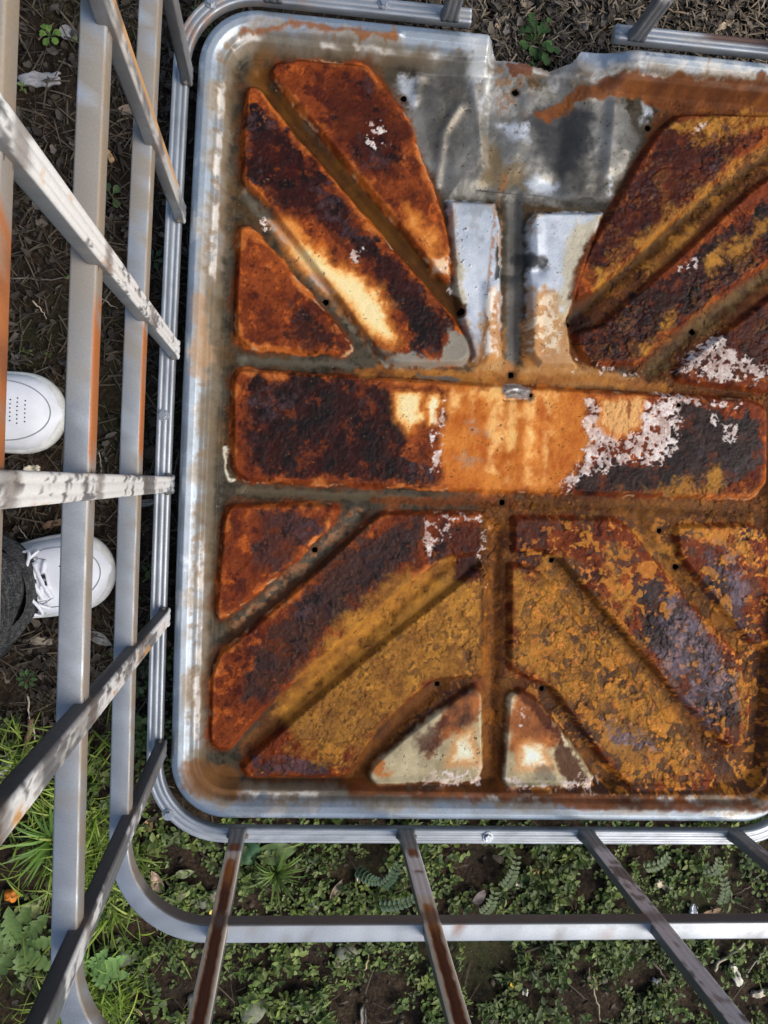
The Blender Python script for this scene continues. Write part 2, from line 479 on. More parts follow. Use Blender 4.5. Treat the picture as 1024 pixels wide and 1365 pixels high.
# dirt that settled in the low floor and on the stepped inner slope
lay(0.85 * sstep(18, 44, d + 9 * n25 + 5 * n8), (0.27, 0.21, 0.145), (0.15, 0.105, 0.06), u(n60b) * 1.1, DIRT)
lay(0.9 * sstep(40, 54, d + 5 * n25), (0.050, 0.044, 0.031), (0.088, 0.076, 0.053), u(n25b), DIRT)
lay(0.6 * sstep(0.15, 0.6, n8 + 0.5 * n25) * sstep(40, 52, d), (0.05, 0.042, 0.03), None, None, DIRT)
ridge = np.where(np.abs(ux) * 583 > np.abs(uy) * 482, np.maximum(sstep(270, 320, Y + 30 * n25) * sstep(600, 560, Y), sstep(-70, -120, Y + 30 * n25) * sstep(-420, -380, Y)), sstep(-0.2, 0.3, n60 + 0.2))
lay(0.6 * ridge * sstep(29, 32.5, d + 1.2 * n8 + 2 * n60) * sstep(41, 37, d + 1.2 * n8 + 2 * n60) * sstep(-0.7, 0.0, n25), (0.60, 0.57, 0.52), (0.74, 0.72, 0.69), u(n8), (0.1, 0.5, 0.2))  # pale strip along the step: sky reflection painted into the colour
lay(0.6 * (1 - ridge) * sstep(22, 34, d + 3 * n25) * sstep(54, 44, d + 3 * n25), (0.105, 0.09, 0.064), (0.19, 0.165, 0.125), u(n16), DIRT)
lay(0.7 * sstep(0.2, 0.75, n8b + 0.5 * n60) * sstep(18, 27, d) * sstep(46, 30, d), (0.22, 0.16, 0.10), None, None, DIRT)
lay(0.75 * sstep(-0.05, 0.55, n16b + 0.5 * n60) * sstep(44, 56, d), (0.030, 0.026, 0.017), None, None, DIRT)
lay(0.6 * sstep(0.1, 0.7, n60 - 0.4 * n16) * sstep(40, 56, d), (0.13, 0.075, 0.03), None, None, DIRT)
# plates behind the valve
lay(region([(520,110),(640,70),(700,110),(830,110),(855,190),(815,270),(600,262),(560,210)], 8, 8), (0.15, 0.14, 0.118), (0.30, 0.29, 0.265), u(n60 + 0.5 * n16), (0.5, 0.42, 0.25))
lay(0.85 * region([(735,125),(795,150),(790,205),(755,235),(715,200),(705,150)], 14, 14), (0.045, 0.045, 0.048), None, None, DIRT)  # darker patch in the dip, relief shading painted into the colour
lay(0.6 * region([(655,100),(690,130),(685,150),(650,140)], 10, 10), (0.42, 0.40, 0.37), None, None, (0.3, 0.5, 0.2))
lay(0.7 * stroke([(640,250),(700,262),(830,268)], 4, 4, 5), (0.05, 0.045, 0.038), None, None, DIRT)
lay(0.6 * stroke([(560,205),(590,265),(598,330)], 7, 6, 6) * sstep(-0.3, 0.3, n16), (0.06, 0.045, 0.025), None, None, DIRT)
lay(0.7 * region([(650,190),(700,215),(700,250),(640,245)], 10, 10), (0.20, 0.14, 0.065), None, None, DIRT)
for pts in ([(535,100),(556,102),(552,138),(538,132)], [(665,160),(702,168),(706,185),(688,184)], [(700,238),(748,240),(740,252),(712,250)], [(860,130),(872,150),(858,160)], [(812,232),(822,240),(816,258)]):
    lay(0.8 * region(pts, 8, 6) * sstep(-0.7, 0.1, n16), (0.56, 0.58, 0.60), None, None, (0.4, 0.45, 0.1))  # white-blue spots: highlights on the metal painted as colour
for pts in ([(622,140),(596,172),(586,238)], [(634,120),(643,180),(651,215)], [(560,104),(586,108)]):
    lay(0.6 * stroke(pts, 5, 7, 5), (0.34, 0.30, 0.25), None, None, (0.3, 0.5, 0.2))
lay(0.8 * region([(610,50),(655,45),(662,90),(652,150),(640,150),(625,100)], 9, 9) * sstep(-0.6, 0.2, n25b), (0.60, 0.60, 0.58), None, None, (0.3, 0.42, 0.1))
lay(0.75 * region([(800,62),(840,58),(1000,88),(1060,98),(1060,112),(900,100),(830,96),(790,112)], 6, 5) * sstep(-0.5, 0.2, n25), (0.56, 0.55, 0.52), None, None, (0.3, 0.42, 0.1))
lay(0.7 * region([(735,70),(780,72),(778,100),(740,118),(728,104)], 8, 8), (0.10, 0.11, 0.125), None, None, (0.4, 0.42, 0.1))  # slope beside the notch, its shade put into the colour
for k in ('q1', 'q2'):
    lay(sstep(4, -2, QS[k] + 3 * n8), (0.44, 0.47, 0.50), (0.62, 0.63, 0.64), u(n25 + 0.4 * n60), (0.45, 0.42, 0.12))
    lay(0.5 * sstep(4, -2, QS[k]) * sstep(0.1, 0.6, n60b + 0.4 * n16), (0.30, 0.30, 0.29), None, None, (0.4, 0.45, 0.2))
    lay(0.6 * sstep(3, -1, QS[k]) * sstep(-14, -3, QS[k] + 5 * n25) * sstep(0, 0.4, n25b), (0.36, 0.19, 0.07), None, None, RUSTY)
lay(0.9 * stroke([(690,255),(690,300),(688,490)], 12, 4, 2), (0.11, 0.105, 0.095), (0.19, 0.18, 0.165), u(n25), (0.3, 0.5, 0.3))
lay(0.9 * stroke([(692,345),(722,352)], 11, 4, 4), (0.06, 0.058, 0.056), None, None, (0.3, 0.5, 0.3))
lay(0.9 * stroke([(664,330),(661,370)], 3, 2, 1), (0.05, 0.05, 0.05), None, None, (0.3, 0.5, 0.3))
# yellow and tan stains round the centre
lay(0.9 * region([(628,500),(640,440),(652,380),(668,390),(672,480),(700,482),(706,380),(740,390),(765,425),(770,480),(900,505),(880,520),(700,514),(560,500)], 8, 8),
    (0.52, 0.33, 0.15), (0.36, 0.17, 0.05), u(n25 + 0.6 * n60), (0.0, 0.6, 0.6))
lay(0.85 * region([(646,385),(662,385),(662,470),(645,475)], 4, 4) * sstep(-0.3, 0.1, n25b), (0.68, 0.63, 0.55), None, None, SCALE)
lay(0.75 * region([(706,400),(735,395),(755,430),(745,470),(708,470)], 8, 8) * sstep(-0.2, 0.4, n8), (0.66, 0.58, 0.45), None, None, SCALE)
lay(0.8 * region([(762,300),(800,290),(775,380),(755,430),(742,420)], 9, 8), (0.46, 0.40, 0.28), None, None, SCALE)
lay(0.8 * region([(600,300),(614,350),(622,400),(612,410),(596,350)], 7, 6), (0.42, 0.36, 0.23), None, None, SCALE)

# --- rust: the ground coat on the panels -----------------------------------
ORANGE, DEEP, BRIGHT = (0.44, 0.135, 0.024), (0.135, 0.030, 0.008), (0.62, 0.25, 0.05)
DARKR, BLACKR, LILAC = (0.070, 0.017, 0.008), (0.024, 0.014, 0.014), (0.13, 0.10, 0.12)
OCHRE, OCHRED, TAN, CHALK = (0.52, 0.275, 0.055), (0.21, 0.098, 0.026), (0.80, 0.52, 0.22), (0.80, 0.74, 0.70)
panel = np.full(X.shape, 500.0, np.float32)
for k in ('p1', 'p2', 'p3', 'band', 'p4', 'p5', 'p6', 'p9', 'p10', 'p11', 'p12', 'p13', 'p14'):
    panel = np.minimum(panel, SDF[k])
rag = panel + 2.2 * n8 + 3.0 * n25
mix = u(1.1 * n25 + 0.7 * n60b + 0.4 * n8)
# right and near end: rust over channels as well
allr = region([(455,1046),(490,1020),(600,905),(636,760),(640,668),(700,655),(780,640),(1060,640),(1060,1056),(840,1064),(640,1055)], 6, 8)
allr = np.maximum(allr, region([(860,205),(885,150),(1060,128),(1060,560),(900,530),(850,500),(770,480),(752,430),(775,350)], 5, 9))
allr = np.maximum(allr, 0.95 * stroke([(600,750),(480,855),(330,1000)], 14, 5, 3))
lay(0.97 * allr, OCHRED, (0.10, 0.038, 0.012), mix, RUSTY)
lay(0.9 * region([(715,150),(775,112),(830,100),(1060,118),(1060,150),(900,150),(850,125),(780,130),(735,160)], 4, 4), (0.27, 0.105, 0.025), (0.13, 0.045, 0.012), mix, RUSTY)
lay(0.65 * sstep(13, 1, panel + 6 * n16 + 4 * n25b) * sstep(-0.6, 0.2, n60b + 0.3), (0.17, 0.060, 0.016), (0.09, 0.034, 0.012), u(n16b), RUSTY)
lay(sstep(4, -1, rag), (0.25, 0.073, 0.020), DEEP, u(0.9 * n16 + 0.8 * n60b), RUSTY)
lay(0.7 * sstep(0.15, 0.7, n16b + 0.3 * n25) * sstep(3, -2, rag), ORANGE, (0.42, 0.13, 0.028), u(n8), RUSTY)
lay(0.8 * sstep(0.15, 0.65, 0.5 * n25b + 0.8 * n16) * sstep(2, -4, rag), DARKR, None, None, RUSTY)
lay(0.7 * sstep(0.2, 0.8, n60 + 0.6 * n16) * sstep(2, -4, rag) * (X < 330), (0.10, 0.026, 0.008), (0.17, 0.045, 0.010), u(n8), RUSTY)
# bright worn rim of the panels on the left half
for k in ('p1', 'p2', 'p3', 'band', 'p4', 'p5'):
    s = SDF[k] + 2 * n8 + 2 * n25
    lay(0.75 * sstep(2, -1, s) * sstep(-12, -3, s + 7 * n25b + 3 * n16) * sstep(-0.3, 0.4, n60 + 0.5 * n16), (0.46, 0.145, 0.024), (0.54, 0.23, 0.075), u(n16b * 1.2), RUSTY)
    lay(0.6 * sstep(1.5, 0, s) * sstep(-4, -1.5, s) * sstep(0.15, 0.5, n25b) * sstep(-0.3, 0.2, n16), (0.50, 0.36, 0.24), None, None, SCALE)

def dark(pts, soft=7, rough=10, a=DARKR, b=BLACKR, k=0.95, surf=SHEEN):
    m = region(pts, soft, rough * 1.25, 0, 5)
    a = np.array(a) * 0.75; b = np.array(b) * 0.75
    lay(k * m, a, b, u(n25 * 1.3 + 0.4 * n8), surf)
    lay(0.5 * m * sstep(0.35, 0.75, n8b * 0.5 + 0.9 * n60), (0.115, 0.085, 0.10), (0.05, 0.035, 0.042), u(n4 + n8), surf)
    lay(0.75 * m * sstep(0.25, 0.75, n16 - 0.4 * n25), (0.22, 0.062, 0.014), (0.11, 0.03, 0.01), u(n4), RUSTY)
    lay(0.8 * m * sstep(0.2, 0.6, n16b + 0.5 * n25), (0.013, 0.009, 0.010), None, None, surf)
    lay(0.4 * m * sstep(0.85, 1.2, n8b * 0.6 + n16b * 0.8), (0.26, 0.085, 0.03), None, None, RUSTY)
dark([(340,150),(375,165),(420,225),(470,290),(530,350),(575,400),(600,440),(590,468),(550,470),(545,440),(520,400),(470,330),(420,295),(370,275),(335,240),(330,190)])
dark([(420,100),(500,105),(530,150),(545,215),(520,235),(480,220),(440,170)], 12, 14, (0.12, 0.032, 0.012), DARKR, 0.85)
dark([(395,400),(440,432),(455,462),(400,464),(380,445)], 8, 8, (0.09, 0.03, 0.015), BLACKR, 0.85)
dark([(330,500),(420,502),(520,515),(535,560),(540,600),(590,642),(480,640),(360,635),(335,625),(328,560)], 8, 9)
dark([(890,545),(940,540),(1010,560),(1017,620),(960,650),(880,656),(770,655),(760,640),(800,610),(890,620)], 6, 8, (0.07, 0.04, 0.035), BLACKR)
dark([(350,690),(425,685),(432,705),(370,760),(335,750)], 9, 10, (0.11, 0.04, 0.025), (0.07, 0.05, 0.06), 0.8)
dark([(335,860),(480,715),(560,690),(555,740),(440,840),(360,930),(320,935)], 10, 12, (0.09, 0.045, 0.03), (0.05, 0.04, 0.045), 0.85)
dark([(775,450),(900,362),(1040,255),(1050,320),(960,390),(880,450),(840,482),(790,482)], 6, 7)
dark([(845,235),(890,165),(960,160),(1000,185),(930,255),(860,320),(800,372),(788,340)], 9, 9, (0.11, 0.03, 0.012), DARKR, 0.9)
dark([(850,770),(890,785),(940,850),(985,890),(990,960),(965,982),(930,950),(890,890),(850,850)], 7, 7, (0.07, 0.045, 0.042), (0.045, 0.038, 0.045))
dark([(690,700),(730,700),(735,740),(692,770)], 7, 8, (0.16, 0.045, 0.02), DARKR, 0.85)
dark([(590,700),(645,690),(650,770),(610,780),(570,745)], 8, 9, (0.13, 0.035, 0.014), DARKR, 0.9)
dark([(905,485),(1050,385),(1050,500),(950,505)], 7, 8, (0.13, 0.04, 0.02), DARKR, 0.9)
dark([(480,985),(560,930),(600,915),(640,915),(640,935),(560,985)], 6, 6, (0.10, 0.04, 0.012), DARKR, 0.6)
dark([(335,1010),(390,1015),(440,1018),(440,1032),(340,1030)], 4, 6, (0.16, 0.10, 0.12), (0.09, 0.07, 0.09), 0.8)
dark([(400,960),(470,955),(500,965),(470,985),(400,985)], 5, 7, (0.16, 0.10, 0.11), (0.09, 0.07, 0.08), 0.75)
dark([(940,740),(975,735),(985,800),(1010,850),(985,850),(945,800)], 7, 7, (0.15, 0.11, 0.13), (0.08, 0.06, 0.07), 0.8)
dark([(790,980),(860,975),(930,985),(950,1020),(820,1010)], 8, 8, (0.17, 0.11, 0.09), (0.09, 0.06, 0.06), 0.75)
# channels of the left half keep dark wet dirt and brown stain, plus a painted shade line
lay(0.95 * stroke([(345,95),(400,170),(480,262),(560,352),(612,412)], 11, 3, 1), (0.135, 0.065, 0.011), (0.075, 0.032, 0.008), u(n25), (0.0, 0.5, 0.4))
lay(0.85 * stroke([(330,255),(400,340),(470,430),(520,482)], 9, 4, 2) * sstep(-0.6, 0.2, n8b), (0.09, 0.085, 0.07), (0.20, 0.18, 0.14), u(n8), (0.1, 0.5, 0.5))
lay(0.9 * stroke([(360,292),(395,330),(436,384)], 4.5, 3, 3), (0.44, 0.45, 0.44), None, None, (0.4, 0.45, 0.3))
lay(0.8 * stroke([(320,478),(470,486)], 6, 4, 2), (0.12, 0.11, 0.085), None, None, DIRT)
lay(0.85 * stroke([(480,492),(640,502),(800,505),(890,515)], 8, 4, 4), (0.42, 0.21, 0.055), (0.24, 0.10, 0.028), mix, RUSTY)
lay(0.85 * stroke([(560,500),(610,504)], 3, 2, 1), (0.13, 0.13, 0.12), None, None, DIRT)
lay(0.7 * stroke([(320,655),(480,664),(560,668)], 7, 4, 2), (0.14, 0.115, 0.075), None, None, DIRT)
lay(0.85 * stroke([(500,668),(640,668),(700,672)], 7, 4, 3), (0.21, 0.075, 0.022), (0.12, 0.045, 0.015), mix, RUSTY)
lay(0.7 * stroke([(480,680),(400,755),(310,840)], 8, 4, 4) * sstep(-0.3, 0.4, n8), (0.24, 0.09, 0.035), (0.35, 0.22, 0.13), u(n8b), RUSTY)
lay(0.85 * stroke([(505,688),(400,775),(300,855)], 4, 4, 3), (0.075, 0.038, 0.02), None, None, RUSTY)  # dark line along the channel wall: groove shade painted in

# --- ochre crust -----------------------------------------------------------
for pts in ([(430,905),(520,815),(600,765),(652,785),(650,900),(560,912),(490,1000),(390,985),(370,955)], [(688,770),(760,750),(840,850),(920,960),(945,1030),(840,1042),(780,965),(730,905),(686,885)], [(450,850),(545,755),(560,790),(500,850),(420,920),(400,900)]):
    lay(0.85 * region(pts, 14, 14), (0.34, 0.175, 0.040), (0.21, 0.105, 0.030), u(n16 + 0.6 * n25b), RUSTY)
def ochre(pts, soft=8, rough=12, k=0.9):
    m = region(pts, soft + 4, rough, 0, 5) * sstep(-0.8, 0.5, n16b + 0.6 * n25)
    lay(k * m, OCHRE, (0.25, 0.13, 0.034), u(0.8 * n16b + 0.6 * n25b - 0.1), RUSTY)
ochre([(430,900),(520,820),(600,775),(648,790),(644,895),(560,905),(490,985),(400,965),(380,950)])
ochre([(480,800),(545,760),(545,790),(500,830),(440,880),(420,860)], 10, 12, 0.8)
ochre([(380,1000),(460,960),(500,990),(470,1030),(400,1012)], 5, 9, 0.8)
lay(0.92 * stroke([(470,1042),(500,1000),(545,950),(592,916),(645,908)], 13, 4, 4), (0.20, 0.085, 0.016), (0.10, 0.04, 0.012), u(n16 + 0.4 * n25), RUSTY)
lay(0.92 * stroke([(655,700),(656,1045)], 17, 4, 3), (0.24, 0.10, 0.017), (0.085, 0.036, 0.012), u(n16 + 0.4 * n25), RUSTY)
lay(0.9 * stroke([(596,752),(480,850),(380,938)], 11, 4, 3), (0.42, 0.215, 0.042), (0.22, 0.10, 0.022), u(n25 + 0.5 * n8), RUSTY)
lay(0.85 * stroke([(655,700),(650,860),(652,1040)], 9, 4, 4), (0.34, 0.145, 0.024), (0.13, 0.055, 0.014), u(n25 + 0.4 * n8), RUSTY)
ochre([(690,780),(760,760),(830,850),(900,950),(930,1010),(840,1030),(780,960),(730,900),(690,880)], 8, 10, 0.75)
for pts in ([(695,770),(715,775),(720,810),(705,820),(700,790)], [(725,745),(745,740),(750,760),(730,772)], [(800,745),(812,735),(850,830),(836,822)], [(812,735),(840,735),(828,742)],
            [(765,715),(800,690),(805,705),(780,722)], [(885,740),(905,730),(915,760)], [(900,705),(990,700),(1015,760),(990,740),(940,722)], [(860,655),(900,640),(960,655),(900,665)], [(900,640),(960,625),(965,645),(925,655)],
            [(800,1030),(900,1020),(940,1035),(900,1046),(830,1046)], [(900,430),(860,470),(850,465),(900,410)], [(790,370),(850,318),(905,268),(930,262),(880,320),(800,395)], [(905,275),(960,235),(1040,170),(1050,185),(960,265),(920,300)],
            [(855,345),(900,310),(930,300),(910,325),(865,365)], [(940,355),(1000,300),(1040,285),(1000,330),(950,375)], [(900,170),(960,150),(1040,140),(1040,160),(930,195)], [(975,880),(1000,920),(1000,985),(985,960)], [(850,690),(905,745),(960,815),(1000,870),(985,870),(900,770),(840,705)]):
    ochre(pts, 4, 7, 0.92)
fmix = allr * sstep(0.45, 0.95, (T((610, 900))[0][1] < 0) * 0 + u(n60) + 0.35 * sstep(300, 340, X)) * (1 - np.maximum(sstep(2, -4, SDF['p7']), sstep(2, -4, SDF['p8'])))
edgev = 0.25 * n16b
fmix = fmix * (0.22 + 0.78 * sstep(40, -60, Y + 30 * n60))
rightward = sstep(300, 380, X + 40 * n60b)
fmix = np.maximum(fmix, 0.9 * rightward * allr * sstep(20, -60, Y)) * (1 - 0.8 * powder * (1 - 0.65 * rightward)) * (1 - np.maximum(sstep(2, -4, SDF['p7']), sstep(2, -4, SDF['p8'])))
lay(0.8 * fmix * sstep(0.02, 0.10, 0.30 - wv + edgev), (0.115, 0.066, 0.042), (0.055, 0.036, 0.034), u(n16), RUSTY)
lay(0.85 * fmix * sstep(0.02, 0.10, wv - 0.74 + edgev), (0.55, 0.28, 0.055), (0.40, 0.17, 0.035), u(n16b), RUSTY)
lay(0.55 * np.maximum(fmix * sstep(-0.2, 0.4, n25 + 0.5 * n60b), 0.75 * (1 - rightward) * sstep(4, -6, SDF['p6']) * sstep(-0.1, 0.5, n60 + 0.6 * n25)) * sstep(0.02, 0.14, fv - 0.84 + 0.35 * n16b + 0.2 * n25b), (0.60, 0.33, 0.075), None, None, RUSTY)
lay(0.6 * (1 - rightward) * sstep(4, -6, SDF['p6']) * sstep(0.02, 0.10, 0.16 - fv + edgev + 0.2 * n25), (0.12, 0.065, 0.03), None, None, RUSTY)
lay(0.6 * fmix * sstep(0.02, 0.10, fv - 0.86 + edgev), (0.50, 0.19, 0.05), None, None, RUSTY)
for pts in ([(872,800),(905,800),(955,860),(985,905),(985,945),(960,955),(925,890),(890,850)], [(865,860),(905,868),(935,930),(950,975),(925,950),(885,890)], [(955,720),(985,745),(1000,800),(985,820)], [(800,955),(850,965),(880,1000),(830,1000)]):
    lay(0.7 * region(pts, 7, 9) * sstep(-0.4, 0.2, n16b + 0.3 * n25), (0.24, 0.20, 0.24), (0.12, 0.09, 0.11), u(n16), SHEEN)
# olive wet bottoms of the right hand channels
for pts, w in (([(745,755),(850,875),(960,1010)], 8), ([(850,690),(900,760),(990,862)], 9), ([(730,922),(775,985),(815,1045)], 9), ([(700,672),(850,680),(1000,690)], 8)):
    lay(0.6 * stroke(pts, w, 5, 5), (0.17, 0.075, 0.014), (0.07, 0.034, 0.012), u(n8 + n25), RUSTY)
lay(0.8 * stroke([(765,425),(850,350),(960,255),(1050,190)], 8, 4, 5), (0.10, 0.052, 0.012), (0.05, 0.026, 0.01), u(n8), RUSTY)
lay(0.8 * stroke([(870,495),(930,440),(1050,350)], 10, 5, 4), (0.15, 0.105, 0.05), (0.07, 0.045, 0.022), u(n8 + n25), RUSTY)
lay(0.9 * region([(755,425),(775,405),(800,425),(780,448),(765,440)], 4, 4), (0.04, 0.018, 0.008), None, None, SHEEN)

# --- worn, pale and white patches ------------------------------------------
def pale(pts, soft=7, rough=7, k=0.9, a=TAN, b=(0.74, 0.58, 0.36)):
    s = poly_sdf(T(*pts), WX, WY) + rough * n25b + 2.5 * n8 + 1.2 * n4
    lay(0.75 * k * sstep(soft + 3, -soft, s), (0.60, 0.25, 0.055), None, None, (0.0, 0.55, 0.5))
    lay(k * sstep(0, -soft * 1.6, s), a, None, None, (0.0, 0.55, 0.5))
    lay(0.9 * k * sstep(-soft * 0.6, -soft * 2.2, s + 3 * n25), b, None, None, (0.0, 0.55, 0.4))
band_mid = region([(590,512),(760,518),(790,530),(790,590),(750,655),(640,655),(588,645)], 9, 9)
lay(0.95 * band_mid, (0.60, 0.27, 0.065), (0.42, 0.135, 0.022), u(0.6 * fbm(X, Y * 0.35, 22, 4, 81) + 0.7 * n25 + 0.5 * n16), (0.0, 0.55, 0.7))
for xx, w in ((600, 5), (628, 4), (655, 9), (678, 4), (705, 10), (728, 5)):
    lay(0.6 * stroke([(xx + 4, 525), (xx, 640)], w * 0.9, 8, 8) * band_mid * sstep(-0.5, 0.3, n60b + 0.5 * n16), (0.84, 0.56, 0.25), None, None, (0.0, 0.5, 0.4))
lay(0.55 * region([(628,556),(648,560),(650,615),(618,622)], 9, 12) * sstep(-0.2, 0.4, n16b + 0.1), (0.34, 0.27, 0.21), None, None, SCALE)
pale([(700,560),(722,558),(715,612),(698,618)], 8, 4, 0.8)
pale([(372,308),(420,326),(472,358),(515,402),(538,450),(520,462),(490,448),(450,402),(392,350)], 11, 9)
pale([(360,290),(392,296),(410,316),(395,325)], 6, 6, 0.7, (0.50, 0.20, 0.05), (0.6, 0.3, 0.1))
pale([(525,518),(562,518),(568,560),(545,578),(527,555)], 7, 5)
pale([(565,530),(592,523),(582,566),(570,570)], 5, 4, 0.85, TAN, (0.80, 0.70, 0.52))
pale([(545,272),(590,330),(600,362),(578,348),(540,300)], 8, 8, 0.75, (0.52, 0.21, 0.05), (0.62, 0.34, 0.12))
pale([(570,335),(598,340),(600,370),(580,362)], 4, 6, 0.6, (0.6, 0.5, 0.4))
lay(0.9 * region([(512,480),(540,474),(590,478),(600,440),(622,445),(632,470),(618,487),(530,490)], 4, 5), (0.235, 0.225, 0.19), (0.30, 0.28, 0.23), u(n25), (0.1, 0.5, 0.2))
def chalk(pts, soft=2.0, rough=7, k=0.95, cut=-0.25):
    m = region(pts, soft, rough, 0, 5) * sstep(cut, cut + 0.35, n8b + 0.7 * n4 + 0.35 * n16)
    lay(0.8 * k * m, (0.72, 0.64, 0.58), (0.47, 0.36, 0.31), u(n4 + n8 + 0.5 * n16), SCALE)
    lay(0.6 * k * m * sstep(0.0, 0.5, n16b + 0.3 * n8), (0.80, 0.74, 0.70), None, None, SCALE)
    return m
white = chalk([(786,530),(905,532),(900,600),(880,618),(820,620),(775,640),(750,658),(742,652),(775,612),(785,590),(776,555)], 2, 6, 0.97, -0.5)
pale([(800,528),(862,530),(852,572),(822,586),(795,566)], 4, 5, 0.97, (0.48, 0.19, 0.045), (0.62, 0.38, 0.17))
lay(0.8 * stroke([(839,530),(838,575)], 0.9, 1, 0.5), (0.22, 0.07, 0.02))
for pts, cut in (([(945,550),(985,565),(978,592),(955,568)], -0.2), ([(572,685),(600,685),(602,712),(578,724),(565,742),(566,720)], -0.3), ([(898,492),(930,460),(962,440),(978,470),(1030,488),(1010,512),(930,505)], -0.35),
                 ([(486,160),(508,160),(520,198),(492,196)], 0.1), ([(575,560),(590,570),(588,630),(574,625)], 0.0), ([(566,575),(592,528),(598,570),(580,600)], 0.25), ([(900,345),(935,345),(925,368),(908,366)], 0.0),
                 ([(925,165),(938,163),(940,178),(926,178)], -0.3), ([(880,522),(990,535),(985,550),(890,536)], -0.1), ([(598,684),(645,682),(648,696),(600,694)], 0.0), ([(640,695),(652,700),(648,780),(640,760)], 0.1),
                 ([(470,330),(480,335),(476,350),(466,345)], -0.3), ([(350,290),(362,300),(352,305)], -0.2), ([(585,350),(600,340),(606,385),(596,380)], 0.0), ([(755,475),(820,480),(870,492),(860,500),(770,492)], 0.3), ([(545,1056),(640,1036),(640,1046),(560,1052)], 0.0)):
    chalk(pts, 2, 5, 0.92, cut)
lay(0.85 * stroke([(298,595),(302,625),(306,640)], 2.6, 1.5, 2), (0.66, 0.62, 0.50), None, None, SCALE)
# the two small panels at the near end that are still partly bare
for k in ('p7', 'p8'):
    lay(sstep(0, -6, SDF[k] + 2 * n8 + 2 * n25), (0.50, 0.43, 0.29), (0.33, 0.28, 0.18), u(n25 + 0.5 * n16), (0.2, 0.4, 0.2))
lay(0.9 * region([(580,975),(612,918),(642,912),(640,960),(600,985),(570,1010)], 8, 9), (0.40, 0.14, 0.035), (0.10, 0.035, 0.018), u(n25 * 1.4), RUSTY)
lay(0.8 * region([(555,985),(592,960),(588,995),(560,1005)], 7, 7), (0.09, 0.035, 0.025), None, None, RUSTY)
lay(0.85 * region([(492,1022),(510,1012),(520,1035),(505,1038)], 5, 5), (0.42, 0.16, 0.04), None, None, RUSTY)
lay(0.9 * region([(682,925),(702,915),(735,955),(752,990),(735,1000),(705,985),(690,1005),(678,1000)], 7, 8), (0.42, 0.16, 0.045), (0.22, 0.07, 0.02), u(n25), RUSTY)
lay(0.85 * region([(682,920),(705,915),(745,975),(790,1040),(760,1045),(735,1010),(745,985),(715,955)], 4, 6), (0.12, 0.045, 0.014), DARKR, u(n25), RUSTY)
chalk([(694,935),(712,955),(700,970),(685,960)], 2, 5, 0.9, 0.2)
pale([(690,990),(730,985),(735,1025),(690,1025)], 9, 6, 0.9, (0.72, 0.64, 0.46), (0.80, 0.76, 0.66))
pale([(600,985),(634,968),(638,1020),(600,1020)], 9, 6, 0.85, (0.66, 0.56, 0.36), (0.76, 0.70, 0.56))
chalk([(672,1040),(780,1042),(790,1052),(672,1052)], 3, 3, 0.85, -0.4); chalk([(560,1035),(640,1020),(642,1045),(560,1048)], 3, 5, 0.8, -0.1); chalk([(770,1030),(800,1035),(802,1060),(772,1056)], 3, 4, 0.8, -0.2)
lay(0.6 * region([(715,1020),(735,1022),(738,1042),(712,1040)], 6, 5), (0.10, 0.095, 0.08), None, None, DIRT)
# rust run-off along the near and far floor edges, corner stain, drips over the rim
lay(0.85 * stroke([(470,1052),(640,1056),(740,1058),(860,1066),(1000,1070),(1060,1060)], 7, 5, 4), (0.24, 0.085, 0.022), (0.10, 0.035, 0.012), mix, RUSTY)
lay(0.75 * region([(250,1010),(285,1012),(330,1045),(330,1062),(270,1058),(250,1040)], 8, 8), (0.24, 0.115, 0.035), (0.16, 0.075, 0.025), u(n25), DIRT)
lay(0.8 * stroke([(325,50),(400,46),(460,52),(520,60)], 3.5, 3, 3), (0.26, 0.10, 0.025), None, None, RUSTY)
lay(0.6 * stroke([(350,70),(335,100),(352,112)], 10, 9, 6), (0.20, 0.095, 0.025), None, None, DIRT)
lay(0.85 * region([(675,84),(712,88),(708,99),(678,97)], 2.5, 4), (0.15, 0.05, 0.02), None, None, RUSTY)
lay(0.6 * region([(662,90),(720,105),(705,150),(665,150)], 9, 9) * sstep(-0.1, 0.4, n8), (0.26, 0.14, 0.06), None, None, RUSTY)
for a, b in (((522,28),(520,58)), ((388,30),(386,48)), ((938,82),(934,112)), ((672,230),(668,300)), ((660,270),(640,500))):
    lay(0.7 * stroke([a, b], 1.6, 2, 1.5), (0.33, 0.15, 0.05), None, None, DIRT)
lay(0.7 * region([(262,395),(278,400),(275,520),(262,500)], 8, 9), (0.33, 0.22, 0.13), None, None, DIRT)
lay(0.9 * region([(669,521),(678,512),(692,508),(706,513),(712,522),(708,532),(674,533)], 2, 1.5, 0, 1), (0.46, 0.45, 0.43), (0.28, 0.26, 0.24), u(n8), (0.4, 0.4, 0.15))
lay(0.85 * stroke([(675,528),(690,524),(704,528)], 2.2, 2, 1.5), (0.08, 0.07, 0.06), None, None, DIRT)
lay(0.8 * stroke([(684,521),(698,521)], 1.6, 1.5, 1), (0.78, 0.78, 0.76), None, None, ZINC)
